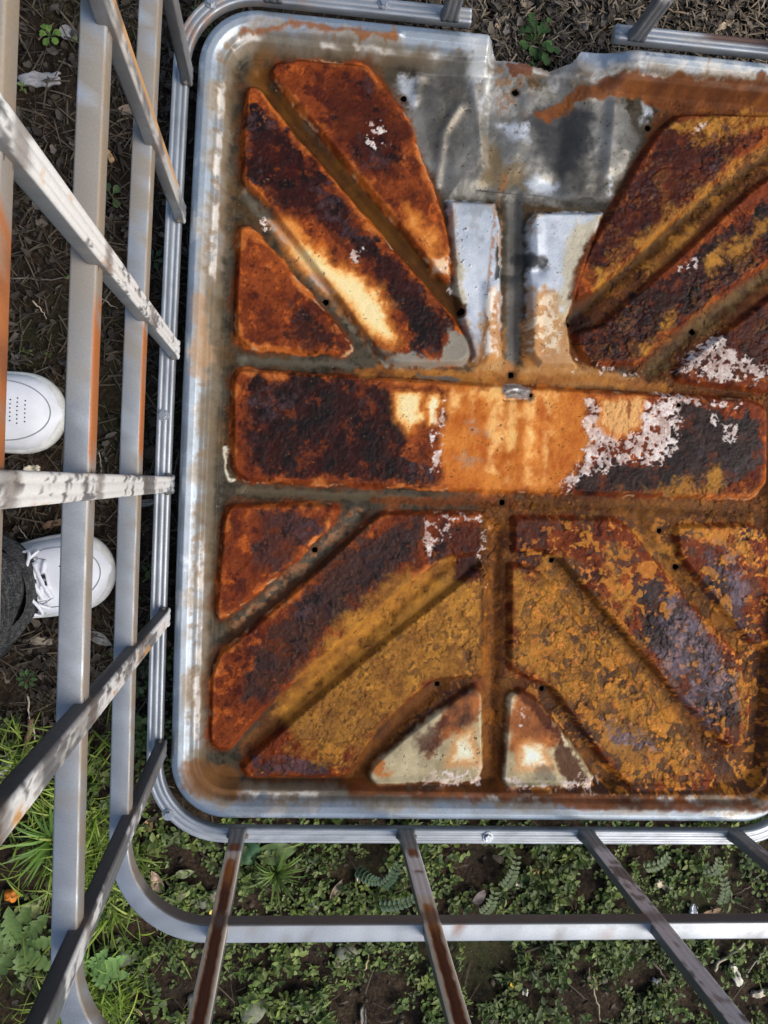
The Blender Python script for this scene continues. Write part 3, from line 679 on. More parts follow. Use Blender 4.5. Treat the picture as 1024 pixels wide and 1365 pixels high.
# specks and cracks all over
inside = sstep(40, 60, d)
lay(0.4 * sstep(1.25, 1.5, 0.7 * n3 + 0.9 * n16b) * inside, (0.40, 0.24, 0.13), (0.55, 0.45, 0.36), u(n25), SCALE)
lay(0.7 * sstep(1.0, 1.3, n3 - 0.6 * n16) * inside, (0.03, 0.016, 0.01), None, None, RUSTY)
lay(0.35 * sstep(0.75, 1.2, 0.55 * n3 + 0.8 * n16b + 0.3 * n60) * sstep(2, -4, panel), (0.36, 0.12, 0.03), (0.20, 0.10, 0.08), u(n25b))
crust = allr * (1 - np.maximum(sstep(6, -2, SDF['p7']), sstep(6, -2, SDF['p8']))) * sstep(-0.2, 0.5, n60 + 0.4 + 0.5 * n25b)
fl = (1 - 0.75 * powder * (1 - 0.65 * rightward)) * np.clip(crust + 0.6 * sstep(0, -6, SDF['p6']) + 0.35 * sstep(0, -6, SDF['p5']), 0, 1)
C *= (1 - 0.6 * (crack * sstep(0.35, 0.6, wv) * fl))[..., None]
C *= (1 - 0.35 * (crack5 * fl * sstep(0.3, 0.6, fv)))[..., None]
C *= (0.86 + 0.28 * fv[..., None] * fl[..., None] + 0.14 * (1 - fl[..., None]))
C = 0.31 * (np.maximum(C, 1e-4) / 0.31) ** 1.30
S[..., 0] = np.where(S[..., 0] < 0.02, 0, S[..., 0])
# relief of the crust
rough_h = S[..., 2] * (0.55 * n8 + 0.35 * n4 + 0.5 * n25) * inside
Z += rough_h * 0.9 + fl * (2.3 * (wv - 0.5) + 1.0 * (fv - 0.5) - 0.8 * crack) * inside + 1.0 * white + 0.8 * n60 * inside * fl

# drain holes: cut through
holes = [((435,400),4.2),((616,415),4.6),((540,126),4.2),((420,734),4.2),((585,915),4.0),((726,921),4.0),((673,670),4.2),((685,498),4.4),((689,120),4.4),((868,166),4.0),((930,440),4.4),((907,757),4.0),((739,748),3.6),((884,708),3.6),((760,430),4.0),((905,540),3.0),((708,527),2.6)]
cut = np.zeros(X.shape, bool)
for (px, py), r in holes:
    hx, hy = T((px, py))[0]
    rd = np.hypot(X - hx, Y - hy)
    cut |= rd < r
    Z -= 2.2 * np.exp(-((rd / (r * 1.5)) ** 2))
    near = (rd > r - 1.1) & (rd < r + 2.0)          # round the rim of the hole
    pull = np.where(near & (rd < r + 0.9), r / np.maximum(rd, 0.1), 1)
    X = np.where(near & (rd < r + 0.9), hx + (X - hx) * pull, X).astype(np.float32); Y = np.where(near & (rd < r + 0.9), hy + (Y - hy) * pull, Y).astype(np.float32)
    lay(0.75 * sstep(r + 5.5, r + 1.0, rd + 1.5 * n8), (0.075, 0.035, 0.014), None, None, RUSTY)

keep = (edge < 3.2) & ~cut
ids = np.full(X.shape, -1, np.int32)
fmask = keep[:-1, :-1] & keep[:-1, 1:] & keep[1:, 1:] & keep[1:, :-1]
used = np.zeros(X.shape, bool)
used[:-1, :-1] |= fmask; used[:-1, 1:] |= fmask; used[1:, 1:] |= fmask; used[1:, :-1] |= fmask
ids[used] = np.arange(used.sum())
quads = np.stack([ids[:-1, :-1], ids[:-1, 1:], ids[1:, 1:], ids[1:, :-1]], -1)[fmask]
V = np.stack([X[used], Y[used], Z[used]], -1) / 1000.0
V[:, 2] += RIM
tm = mesh_np('tray', V, quads)
vcol(tm, 'tint', np.clip(C[used], 0.004, 0.85)); vcol(tm, 'surf', S[used])
tray = link_mesh('tray', tm, STEEL, cage)

# ---- square tubes -----------------------------------------------------------
def profile(w, h, r, groove=0.0, n=3):
    """rounded rectangle w (across) x h, counter-clockwise, with a shallow groove along the top and both long faces"""
    pts = []
    for cx, cy, a0 in ((w/2 - r, h/2 - r, 0), (-w/2 + r, h/2 - r, 90), (-w/2 + r, -h/2 + r, 180), (w/2 - r, -h/2 + r, 270)):
        for k in range(n + 1):
            a = math.radians(a0 + 90 * k / n)
            pts.append((cx + r * math.cos(a), cy + r * math.sin(a)))
        if groove and a0 in (0, 180):
            sg = 1 if a0 == 0 else -1
            for fx, dz in ((0.26, 0), (0.19, -1), (0.12, 0), (-0.12, 0), (-0.19, -1), (-0.26, 0)):
                pts.append((sg * fx * w, sg * (h/2 + dz * groove)))
    return np.array(pts)

def sweep(path, prof, side=None, closed=False, taper=None):
    """sweep a profile along points; profile x lies along `side`, y along the cross product"""
    P = np.array(path, float); n = len(P); m = len(prof)
    if closed: tan = np.roll(P, -1, 0) - np.roll(P, 1, 0)
    else: tan = np.gradient(P, axis=0)
    tan /= np.linalg.norm(tan, axis=1)[:, None]
    if side is None:                                  # horizontal loop: side = outward horizontal, up = z
        up = np.tile([0, 0, 1.0], (n, 1)); sd_ = np.cross(tan, up)
    else:
        sd_ = np.tile(np.array(side, float), (n, 1)); up = np.cross(sd_, tan)
    k = np.ones(n) if taper is None else np.array(taper)
    V = P[:, None, :] + (prof[None, :, 0:1] * k[:, None, None]) * sd_[:, None, :] + prof[None, :, 1:2] * up[:, None, :]
    idx = np.arange(n * m).reshape(n, m)
    a = idx if closed else idx[:-1]; b = np.roll(idx, -1, 0) if closed else idx[1:]
    q = np.stack([a, np.roll(a, -1, 1), np.roll(b, -1, 1), b], -1).reshape(-1, 4)
    V = V.reshape(-1, 3); tris = []
    if not closed:
        V = np.concatenate([V, P[[0]], P[[-1]]])
        c0, c1 = n * m, n * m + 1
        for j in range(m):
            tris.append((c0, idx[0, (j + 1) % m], idx[0, j])); tris.append((c1, idx[-1, j], idx[-1, (j + 1) % m]))
    return V, q, tris

def loop_path(x0, x1, y0, y1, r, z, bowl=0.0, step=0.012):
    pts = []
    def seg(a, b):
        L = math.dist(a, b); n = max(2, int(L / step))
        for k in range(n): pts.append((a[0] + (b[0]-a[0])*k/n, a[1] + (b[1]-a[1])*k/n))
    def arc(cx, cy, a0):
        for k in range(14):
            a = math.radians(a0 + 90 * k / 14); pts.append((cx + r*math.cos(a), cy + r*math.sin(a)))
    seg((x1, y0 + r), (x1, y1 - r)); arc(x1 - r, y1 - r, 0)
    seg((x1 - r, y1), (x0 + r, y1)); arc(x0 + r, y1 - r, 90)
    seg((x0, y1 - r), (x0, y0 + r)); arc(x0 + r, y0 + r, 180)
    seg((x0 + r, y0), (x1 - r, y0)); arc(x1 - r, y0 + r, 270)
    out = []
    for x, y in pts:
        b = bowl * (1 - ((y - CY) / 0.62) ** 2)
        if x < CX: x -= b * (CX - x) / (CX - x0)
        out.append((x, y, z))
    return out

def tube_coords(path, prof, closed):
    P = np.array(path); L = np.concatenate([[0], np.cumsum(np.linalg.norm(np.diff(P, axis=0), axis=1))])
    e = np.linalg.norm(np.diff(prof, axis=0), axis=1); U = np.concatenate([[0], np.cumsum(e)])
    s_ = np.repeat(L, len(prof)); u_ = np.tile(U, len(P)); px_ = np.tile(prof[:, 0], len(P)); py_ = np.tile(prof[:, 1], len(P))
    if not closed: s_, u_, px_, py_ = (np.concatenate([v_, [v_[0], v_[-1]]]) for v_ in (s_, u_, px_, py_))
    return s_, u_, px_, py_

def paint_zinc(V, seed, path, prof, closed=False):
    o = seed * 1.7
    s_, u_, px_, py_ = tube_coords(path, prof, closed)
    a = fbm(s_ * 0.6 + o, u_ * 1.2 - o, 0.035, 5, 3, 0.65)
    b = fbm(s_ * 0.7 - o, u_ + o, 0.010, 4, 13, 0.65)
    sc_ = fbm(s_ * 0.12 + o, u_ * 2.0 + o, 0.004, 3, 23)
    col = np.array([0.365, 0.385, 0.405])[None] * (1 + 0.22 * a[:, None] + 0.14 * b[:, None] + 0.12 * sc_[:, None])
    srf = np.tile(np.array([0.6, 0.5, 0.1]), (len(V), 1))
    return col, srf, a, b

def over(col, srf, m, c, s):
    m = np.clip(m, 0, 1)[:, None]
    col[...] = col * (1 - m) + np.array(c)[None] * m
    srf[...] = srf * (1 - m) + np.array(s)[None] * m

def finish(name, V, q, t, col, srf, parent, mat=None):
    me = mesh_np(name, V, q, t if len(t) else None)
    vcol(me, 'tint', np.clip(col, 0.004, 0.85)); vcol(me, 'surf', srf)
    o = link_mesh(name, me, mat or TUBE, parent)
    return o

TW = 0.022
X_OUT0, X_OUT1, Y_OUT0, Y_OUT1 = -0.2145, 0.8105, -0.5345, 0.700
prof_ring = profile(TW, 0.021, 0.0022, 0.0)
prof_base = profile(TW, 0.018, 0.003, 0.0016)
# base rail round the tray, open where the valve sits
h = TW / 2
bp = loop_path(X_OUT0 + h, X_OUT1 - h, Y_OUT0 + h, Y_OUT1 - h, 0.105, RIM - 0.012, 0.006)
ga, gb = at(630, 10)[0], at(822, 48)[0]
start = next(i for i, p in enumerate(bp) if p[1] > Y_OUT1 - 0.02 and p[0] < ga)
stop = max(i for i, p in enumerate(bp) if p[1] > Y_OUT1 - 0.02 and p[0] > gb)
bp = [(ga, bp[start][1], bp[start][2])] + bp[start:] + bp[:stop + 1] + [(gb, bp[stop][1], bp[stop][2])]
V, q, t = sweep(bp, prof_base)
col, srf, a, b = paint_zinc(V, 1, bp, prof_base)
over(col, srf, 0.5 * sstep(0.1, 0.7, a) * (V[:, 1] > 0.1), (0.30, 0.27, 0.22), (0.2, 0.6, 0.3))
over(col, srf, 0.95 * sstep(0.545, 0.575, V[:, 0] + 0.02 * a) * (V[:, 1] > 0.6) * (V[:, 2] > RIM - 0.02) * sstep(0.686, 0.690, V[:, 1] + 0.002 * b), (0.11, 0.045, 0.025), RUSTY)
over(col, srf, 0.6 * sstep(-0.01, -0.05, V[:, 0]) * (V[:, 1] > 0.6) * sstep(0, 0.5, b), (0.25, 0.11, 0.03), RUSTY)
base_rail = finish('base_rail', V, q, t, col, srf, cage)

def bolt(px, py):
    x, y = at(px, py, 0)
    bm = bmesh.new()
    bmesh.ops.create_cone(bm, cap_ends=True, segments=20, radius1=0.0085, radius2=0.0082, depth=0.0018, matrix=Matrix.Translation((0, 0, 0.0009)))
    bmesh.ops.create_cone(bm, cap_ends=True, segments=6, radius1=0.0058, radius2=0.0053, depth=0.005, matrix=Matrix.Translation((0, 0, 0.0043)))
    me = bpy.data.meshes.new('bolt'); bm.to_mesh(me); bm.free()
    o = link_mesh('bolt', me, BOLT, base_rail, smooth=False)
    o.location = (x, y, RIM - 0.003); o.rotation_euler.z = random.random()
for p in ((217, 553), (651, 1117), (224, 1087), (281, 2), (512, 3)): bolt(*p)

# hoops of the cage, one above the other
LEAN = 0.038                                # the left side leans in a little as it rises
HOOPS = [(0.25, 0.0), (0.48, 0.0), (0.705, 0.0), (0.90, 0.0), (1.06, 0.0)]
for i, (zz, dy_) in enumerate(HOOPS):
    path = loop_path(X_OUT0 + h + LEAN * zz, X_OUT1 - h, Y_OUT0 + h + dy_, Y_OUT1 - h, 0.105, RIM + zz - 0.0105, 0.006)
    V, q, t = sweep(path, prof_ring, closed=True)
    col, srf, a, b = paint_zinc(V, 5 + i, path, prof_ring, True)
    left = V[:, 0] < X_OUT0 + 0.06
    ppx = np.tile(prof_ring[:, 0], len(path))
    inner_face = (ppx < -TW / 2 + 0.0012) & left
    yb = (0.10, 0.07, 0.20)[i] if i < 3 else 0.1
    dust = sstep(yb - 0.04, yb + 0.05, V[:, 1] + 0.05 * a + 0.03 * b) * left
    over(col, srf, 0.6 * sstep(0.1, 0.6, a + 0.6 * b) * left, (0.24, 0.245, 0.25), (0.5, 0.5, 0.2))
    over(col, srf, 0.55 * sstep(0.55, 0.85, 0.8 * a - 0.7 * b), (0.20, 0.17, 0.135), (0.1, 0.6, 0.3))
    over(col, srf, 0.8 * sstep(0.95, 1.15, b + 0.5 * a), (0.24, 0.10, 0.035), RUSTY)
    over(col, srf, 0.5 * sstep(0.6, 0.9, b - 0.5 * a), (0.52, 0.55, 0.58), (0.5, 0.45, 0.1))
    blot = a * 0.7 + 0.6 * b + 0.9 * fbm(V[:, 1], V[:, 0], 0.16, 3, 175 + i)
    over(col, srf, 0.9 * dust * sstep(0.20, 0.08, blot * (1.0 if i == 1 else 0.6)), (0.235, 0.205, 0.168), (0.1, 0.6, 0.35))
    over(col, srf, 0.85 * inner_face * sstep(0.8, -0.2, b), (0.25, 0.195, 0.135), (0.1, 0.6, 0.3))
    lo, hi = ((0.015, 0.15), (0.005, 0.125), (-0.02, 0.125))[i] if i < 3 else (0, 0)
    rust = sstep(lo, lo + 0.008, V[:, 1] + 0.02 * b) * sstep(hi + 0.02, hi, V[:, 1] + 0.03 * b) * sstep(-1.3, -0.6, b + a)
    over(col, srf, 0.95 * rust * (left if i == 2 else inner_face), (0.33, 0.105, 0.025), RUSTY)
    if i == 2: over(col, srf, 0.6 * rust * left * sstep(0, 0.5, b), (0.12, 0.04, 0.015), RUSTY)
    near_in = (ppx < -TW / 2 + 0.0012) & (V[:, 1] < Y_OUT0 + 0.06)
    over(col, srf, 0.85 * near_in, (0.11, 0.097, 0.083), (0.2, 0.55, 0.3))  # inner face of the near run darkened: shade put into the colour
    finish('hoop', V, q, t, col, srf, cage)

# uprights; `side` is the tangent direction, inner normal points into the tote
prof_up = profile(0.022, 0.016, 0.003, 0.0011)
weld_bm = bmesh.new(); bmesh.ops.create_icosphere(weld_bm, subdivisions=2, radius=1)
for v_ in weld_bm.verts: v_.co *= 1 + 0.22 * math.sin(7 * v_.co.z + 3 * v_.co.x)
WELD = bpy.data.meshes.new('weld'); weld_bm.to_mesh(WELD); weld_bm.free(); WELD.materials.append(plain('burnt_weld', (0.17, 0.14, 0.12), 0.55, 0.5, 300, 0.6, 0.4))
WELD.polygons.foreach_set('use_smooth', np.ones(len(WELD.polygons), bool))
def weld(x, y, z, lon, wide):
    o = bpy.data.objects.new('weld', WELD); COL.objects.link(o); o.parent = cage; o.location = (x, y, z); o.scale = (0.0035 if wide == 'y' else lon, lon if wide == 'y' else 0.0035, 0.0035)
def upright(x, y, side, inward, painter=None, seed=0, lean=0.0, welds=False):
    top = RIM + 1.052
    zz = np.concatenate([[RIM - 0.006, RIM - 0.001, RIM + 0.004], np.arange(RIM + 0.012, top, 0.006), [top]])
    path = [(x - inward[0] * 0.008 + lean * (z - RIM), y - inward[1] * 0.008, z) for z in zz]
    tp = np.ones(len(zz)); tp[0] = 1.28; tp[1] = 1.25; tp[2] = 1.1
    V, q, t = sweep(path, prof_up, side=side, taper=tp)
    col, srf, a, b = paint_zinc(V, 20 + seed, path, prof_up)
    col *= 0.8
    L = V[:, 2] - RIM
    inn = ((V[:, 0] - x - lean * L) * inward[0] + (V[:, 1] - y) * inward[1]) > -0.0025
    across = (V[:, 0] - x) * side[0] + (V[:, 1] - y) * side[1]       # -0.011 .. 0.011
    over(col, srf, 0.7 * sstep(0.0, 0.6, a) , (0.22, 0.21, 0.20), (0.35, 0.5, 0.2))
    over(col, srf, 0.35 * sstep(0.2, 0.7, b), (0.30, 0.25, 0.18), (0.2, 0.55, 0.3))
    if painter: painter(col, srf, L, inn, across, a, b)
    for hz in [h_[0] for h_ in HOOPS[:3]]:
        over(col, srf, 0.7 * sstep(0.022, 0.006, np.abs(L - hz + 0.012) + 0.008 * b), (0.15, 0.12, 0.10), (0.2, 0.5, 0.3))
    finish('upright', V, q, t, col, srf, cage)
    if welds:
        for hz in [0.0] + [h_[0] - 0.0105 for h_ in HOOPS[:3]]:
            for sg in (-1, 1):
                bx = x - inward[0] * 0.0095 + lean * hz; by = y - inward[1] * 0.0095
                for dz in ((0.0025,) if hz == 0 else (-0.007, 0.006)):
                    weld(bx + side[0] * sg * 0.0118, by + side[1] * sg * 0.0118, RIM + hz + dz, 0.0042, 'y' if side[1] else 'x')

def scuffed_shaded(cut=0.0, shaded_side=0.0, rust=0.0):
    def f(col, srf, L, inn, across, a, b):
        lon = fbm(L * 1.0 + cut * 3, across * 0.6, 0.11, 3, 171)
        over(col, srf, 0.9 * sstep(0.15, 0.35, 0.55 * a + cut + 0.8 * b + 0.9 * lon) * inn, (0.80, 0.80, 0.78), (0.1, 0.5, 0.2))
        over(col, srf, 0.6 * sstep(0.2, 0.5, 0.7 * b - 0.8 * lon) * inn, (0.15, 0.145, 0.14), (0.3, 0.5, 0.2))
        over(col, srf, np.minimum(1, shaded_side * 1.7) * (~inn), (0.035, 0.035, 0.038), (0.1, 0.5, 0.2))  # side faces painted near-black to stand for their shade
        if rust: over(col, srf, rust * inn * sstep(0.75, 1.0, 0.5 * b + 1.1 * a) * sstep(0.03, 0.06, L), (0.52, 0.27, 0.08), RUSTY)
    return f
def rust_edge(col, srf, L, inn, across, a, b):
    m = inn * sstep(0.0, 0.004, across) * sstep(0.08, 0.11, L + 0.02 * a)
    over(col, srf, 0.85 * inn * sstep(-0.2, 0.5, a), (0.60, 0.58, 0.54), (0.15, 0.5, 0.2))
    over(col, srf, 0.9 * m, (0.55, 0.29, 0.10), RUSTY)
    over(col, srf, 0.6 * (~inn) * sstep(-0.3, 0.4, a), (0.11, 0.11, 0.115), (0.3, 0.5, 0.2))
def rust_strip(lo, spots=()):
    def f(col, srf, L, inn, across, a, b):
        over(col, srf, 0.5 * inn, (0.24, 0.21, 0.19), (0.3, 0.5, 0.2))
        over(col, srf, 0.9 * inn * sstep(0.055, 0.075, L + 0.01 * b) * sstep(-0.6, -0.2, a + 0.4 * b + 0.25), (0.85, 0.82, 0.80), (0.1, 0.5, 0.2))
        over(col, srf, 0.85 * inn * sstep(lo - 0.02, lo - 0.005, L) , (0.74, 0.62, 0.46), (0.05, 0.6, 0.4))
        mid = sstep(0.0074, 0.0056, np.abs(across) + 0.0012 * b)
        over(col, srf, inn * mid * sstep(lo, lo + 0.02, L + 0.012 * b), (0.42, 0.14, 0.03), RUSTY)
        over(col, srf, 0.95 * inn * sstep(0.0062, 0.0046, np.abs(across) + 0.0012 * b) * sstep(lo + 0.04, lo + 0.10, L + 0.02 * a + 0.01 * b), (0.085, 0.022, 0.010), RUSTY)
        for s0, s1 in spots:
            over(col, srf, inn * sstep(0.009, 0.006, np.abs(across)) * sstep(s0 - 0.004, s0 + 0.004, L + 0.003 * b) * sstep(s1 + 0.004, s1 - 0.004, L), (0.24, 0.08, 0.025), RUSTY)
        over(col, srf, 0.85 * (~inn), (0.07, 0.075, 0.08), (0.25, 0.45, 0.2))  # dark side faces: shade painted into the tube colour
    return f
def patchy(lo):
    def f(col, srf, L, inn, across, a, b):
        over(col, srf, 0.6 * inn, (0.26, 0.235, 0.215), (0.3, 0.5, 0.2))
        over(col, srf, 0.85 * inn * sstep(0.05, 0.07, L + 0.008 * b) * sstep(-0.1, 0.1, a + 0.5 * b + 0.15), (0.85, 0.82, 0.83), (0.2, 0.5, 0.2))
        over(col, srf, 0.8 * (~inn), (0.075, 0.082, 0.088), (0.25, 0.45, 0.2))  # side faces darkened in the colour, as if turned from the sun
        over(col, srf, 0.7 * inn * sstep(0.6, 0.8, b + 0.5 * a) * sstep(0.2, 0.25, L), (0.28, 0.17, 0.10), RUSTY)
    return f
YS = [CY + k for k in (0.48, 0.288, 0.096, -0.096, -0.288, -0.48)]
left_paint = [scuffed_shaded(-0.5, 0.5), rust_edge, scuffed_shaded(0.25, 0.0, 0.6), scuffed_shaded(0.15, 0.2, 0.9), scuffed_shaded(0.45, 0.55, 0.9), scuffed_shaded(-0.1, 0.55, 0.4)]
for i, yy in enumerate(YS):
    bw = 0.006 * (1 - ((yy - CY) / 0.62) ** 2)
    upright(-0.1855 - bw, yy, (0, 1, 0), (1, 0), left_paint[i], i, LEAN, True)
    upright(0.782, yy, (0, 1, 0), (-1, 0), scuffed_shaded(0.0, 0.3), 10 + i)
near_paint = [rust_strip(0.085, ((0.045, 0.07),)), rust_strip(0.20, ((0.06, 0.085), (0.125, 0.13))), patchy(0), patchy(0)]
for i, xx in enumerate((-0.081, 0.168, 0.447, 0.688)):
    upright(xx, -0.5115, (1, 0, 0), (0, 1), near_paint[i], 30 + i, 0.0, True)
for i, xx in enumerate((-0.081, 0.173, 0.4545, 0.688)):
    upright(xx, 0.677, (1, 0, 0), (0, -1), scuffed_shaded(-0.3, 0.3), 40 + i)

# skids under the tray
for i, xx in enumerate((-0.12, 0.715)):
    sp_, sf_ = [(xx, -0.44 + k * 0.02, RIM - 0.070) for k in range(53)], profile(0.10, 0.052, 0.008)
    V, q, t = sweep(sp_, sf_)
    col, srf, a, b = paint_zinc(V, 60 + i, sp_, sf_)
    finish('skid', V, q, t, col, srf, cage)
# ------------------------------------------------------------------ the person at the far side of the bars
def tube_pts(pts, r, sides=8, cap=True):
    P = np.array(pts, float); n = len(P)
    tan = np.gradient(P, axis=0); tan /= np.linalg.norm(tan, axis=1)[:, None] + 1e-9
    ref = np.array([0.3, 0.2, 1.0]); s1 = np.cross(tan, ref); s1 /= np.linalg.norm(s1, axis=1)[:, None] + 1e-9; s2 = np.cross(tan, s1)
    rr_ = np.full(n, r) if np.isscalar(r) else np.array(r)
    a = np.arange(sides) * 2 * math.pi / sides
    V = P[:, None, :] + rr_[:, None, None] * (np.cos(a)[None, :, None] * s1[:, None, :] + np.sin(a)[None, :, None] * s2[:, None, :])
    idx = np.arange(n * sides).reshape(n, sides)
    q = np.stack([idx[:-1], np.roll(idx[:-1], -1, 1), np.roll(idx[1:], -1, 1), idx[1:]], -1).reshape(-1, 4)
    V = V.reshape(-1, 3); tr = []
    if cap:
        V = np.concatenate([V, P[[0]], P[[-1]]])
        for j in range(sides):
            tr.append((n * sides, idx[0, (j + 1) % sides], idx[0, j])); tr.append((n * sides + 1, idx[-1, j], idx[-1, (j + 1) % sides]))
    return V, q, tr

class Join:
    def __init__(s): s.V = []; s.q = []; s.t = []; s.n = 0
    def add(s, V, q, t=()):
        s.V.append(np.asarray(V)); s.q.append(np.asarray(q).reshape(-1, 4) + s.n)
        if len(t): s.t.append(np.asarray(t).reshape(-1, 3) + s.n)
        s.n += len(V)
    def build(s, name, mat, parent=None, smooth=True):
        me = mesh_np(name, np.concatenate(s.V), np.concatenate(s.q), np.concatenate(s.t) if s.t else None)
        return link_mesh(name, me, mat, parent, smooth)

person = empty('person', (-0.60, -0.06, 0))
tag(person, 'person in white sneakers and charcoal trousers standing beside the cage', 'person')
bpy.context.view_layer.update()
def own(o):                                     # keep world placement under the person's empty
    o.parent = person; o.location = Vector(o.location) - person.location; return o

SX = np.array([0.0, .01, .03, .07, .11, .15, .19, .22, .25, .275, .292, .300])
SW = np.array([.012, .030, .041, .044, .045, .050, .058, .061, .058, .046, .027, .010])      # sole half width
UW = np.array([.010, .026, .036, .039, .040, .045, .053, .056, .053, .041, .022, .008])
UH = np.array([.060, .085, .100, .104, .102, .092, .078, .070, .064, .056, .045, .034])
_x = np.linspace(0, 0.302, 151)
_mid = 0.0435 + 0.0175 * sstep(0.07, 0.215, _x)
SXD = _x
SWD = _mid * np.sqrt(np.clip(1 - np.clip((_x - 0.232) / 0.0705, 0, 1) ** 2.3, 0.002, 1)) * np.sqrt(np.clip(1 - np.clip((0.05 - _x) / 0.0505, 0, 1) ** 2.2, 0.002, 1))
UWD = np.maximum(SWD - 0.0045, 0.002)
UHD = np.convolve(np.pad(np.interp(_x, SX, UH), 12, mode='edge'), np.ones(25) / 25, 'valid')
def shoe_top(x, y):
    hw = np.interp(x, SXD, UWD); hh = np.interp(x, SXD, UHD)
    return 0.024 + (hh - 0.024) * max(0.0, 1 - (abs(y) / hw) ** 2.6) ** (1 / 2.2)
def make_shoe(heel, ang, dirty):
    xs_ = 0.151 - 0.151 * np.cos(np.linspace(0, math.pi, 61))
    J = Join(); m = 33
    V = []
    for x in xs_:
        hw = np.interp(x, SXD, UWD); hh = np.interp(x, SXD, UHD)
        for k in range(m):
            a = math.pi * k / (m - 1)
            c, s_ = math.cos(a), math.sin(a)
            y = hw * math.copysign(abs(c) ** (2 / 2.6), c); z = 0.022 + (hh - 0.022) * abs(s_) ** (2 / 2.2)
            V.append((x, y, z))
    idx = np.arange(61 * m).reshape(61, m)
    J.add(V, np.stack([idx[:-1, :-1], idx[1:, :-1], idx[1:, 1:], idx[:-1, 1:]], -1).reshape(-1, 4))
    shoe = J.build('shoe', WHITE, None)
    shoe.location = (heel[0], heel[1], 0.004); shoe.rotation_euler.z = ang
    own(shoe)
    # sole: rolled edge with a toe bumper
    V = []; ring = [(0.90, 0.0), (0.98, 0.004), (1.0, 0.016), (0.985, 0.026), (0.93, 0.030), (0.80, 0.028)]
    out = [(x, np.interp(x, SXD, SWD)) for x in xs_] + [(x, -np.interp(x, SXD, SWD)) for x in xs_[::-1]]
    no = len(out)
    for f, z in ring:
        for x, y in out:
            V.append((0.15 + (x - 0.15) * (1 + (f - 1) * 0.6) * 1.012, y * f, z + 0.010 * max(0, (x - 0.25) / 0.05)))
    idx = np.arange(len(ring) * no).reshape(len(ring), no)
    J = Join(); J.add(V, np.stack([idx[:-1], np.roll(idx[:-1], -1, 1), np.roll(idx[1:], -1, 1), idx[1:]], -1).reshape(-1, 4))
    J.build('sole', SOLEM if not dirty else plain('scuffed_rubber', (0.60, 0.59, 0.56), 0.7, 0.35, 30, 0.1), shoe)
    # toe cap seam and side panel seams
    J = Join()
    pts = [(0.226 + 0.061 * math.cos(a), 0.043 * math.sin(a)) for a in np.linspace(-2.0, 2.0, 40)]
    J.add(*tube_pts([(x, y, shoe_top(x, y) + 0.0002) for x, y in pts], 0.0009, 6))
    for sg in (-1, 1):
        pts = [(0.07 + 0.13 * k, sg * (0.024 + 0.026 * k ** 2)) for k in np.linspace(0, 1, 24)]
        J.add(*tube_pts([(x, y, shoe_top(x, y) + 0.0002) for x, y in pts], 0.0008, 6))
    for sg in (-1, 1):                             # double stitching along the eyelet panel and round the quarter
        for dd in (0.0, 0.0035):
            pts = [(0.085 + 0.125 * k, sg * (0.0265 + dd + 0.004 * k)) for k in np.linspace(0, 1, 24)]
            J.add(*tube_pts([(x, y, shoe_top(x, y) + 0.0001) for x, y in pts], 0.0006, 6))
        pts = [(0.165 + 0.055 * k, sg * (0.050 - 0.022 * k)) for k in np.linspace(0, 1, 16)]
        J.add(*tube_pts([(x, y, shoe_top(x, y) + 0.0001) for x, y in pts], 0.0008, 6))
    J.build('seam', SEAM, shoe)
    J = Join()
    for col_, x in enumerate((0.237, 0.246, 0.256)):
        for k in range(7 - abs(col_ - 1)):
            y = (k - (6 - abs(col_ - 1)) / 2) * 0.0060
            z = shoe_top(x, y)
            J.add(*tube_pts([(x, y, z - 0.001), (x, y, z + 0.0004)], 0.0011, 8))
    for x in (0.10, 0.115, 0.13, 0.145):
        for sg in (-1, 1):
            y = sg * 0.036; z = shoe_top(x, y)
            J.add(*tube_pts([(x, y - sg * 0.001, z - 0.001), (x, y, z + 0.0006)], 0.0011, 8))
    J.build('perforations', DARK, shoe)['kind'] = 'stuff'
    # tongue and eyelet facings
    V = []; gxs = np.linspace(0.075, 0.222, 14); gys = np.linspace(-0.022, 0.022, 9)
    for x in gxs:
        for y in gys:
            V.append((x, y * (1 - 0.25 * (x - 0.075) / 0.13), shoe_top(x, y) + 0.003 * (1 - (y / 0.024) ** 4)))
    idx = np.arange(14 * 9).reshape(14, 9)
    J = Join(); J.add(V, np.stack([idx[:-1, :-1], idx[1:, :-1], idx[1:, 1:], idx[:-1, 1:]], -1).reshape(-1, 4)); J.build('tongue', LACE, shoe)
    J = Join()
    for i, x in enumerate((0.135, 0.150, 0.165, 0.180, 0.194, 0.205)):
        for sg in (-1, 1):
            pts = [(x + 0.014 * k, sg * (0.027 - 0.054 * k), shoe_top(x + 0.014 * k, sg * (0.027 - 0.054 * k)) + 0.0055 + 0.001 * sg - 0.003 * abs(2 * k - 1)) for k in np.linspace(0, 1, 12)]
            J.add(*tube_pts(pts, 0.0031, 8))
    for sg, L in ((-1, 0.05), (1, 0.045)):            # the bow: two loops and two ends
        pts = []
        for k in np.linspace(0, 1, 22):
            a = k * 2 * math.pi
            px_, py_ = 0.172 + 0.014 * math.sin(a) + 0.012 * (1 - math.cos(a)), sg * L * 0.5 * (1 - math.cos(a))
            pts.append((px_, py_, max(shoe_top(px_, py_), 0.05) + 0.011 + 0.004 * math.sin(a)))
        J.add(*tube_pts(pts, 0.0024, 8))
        pts = [(0.172 + 0.040 * k, sg * 0.043 * k ** 0.7, max(shoe_top(0.172 + 0.040 * k, sg * 0.045 * k ** 0.7), 0.045) + 0.008) for k in np.linspace(0, 1, 12)]
        J.add(*tube_pts(pts, 0.0022, 8))
    J.build('shoelace', LACE, shoe)
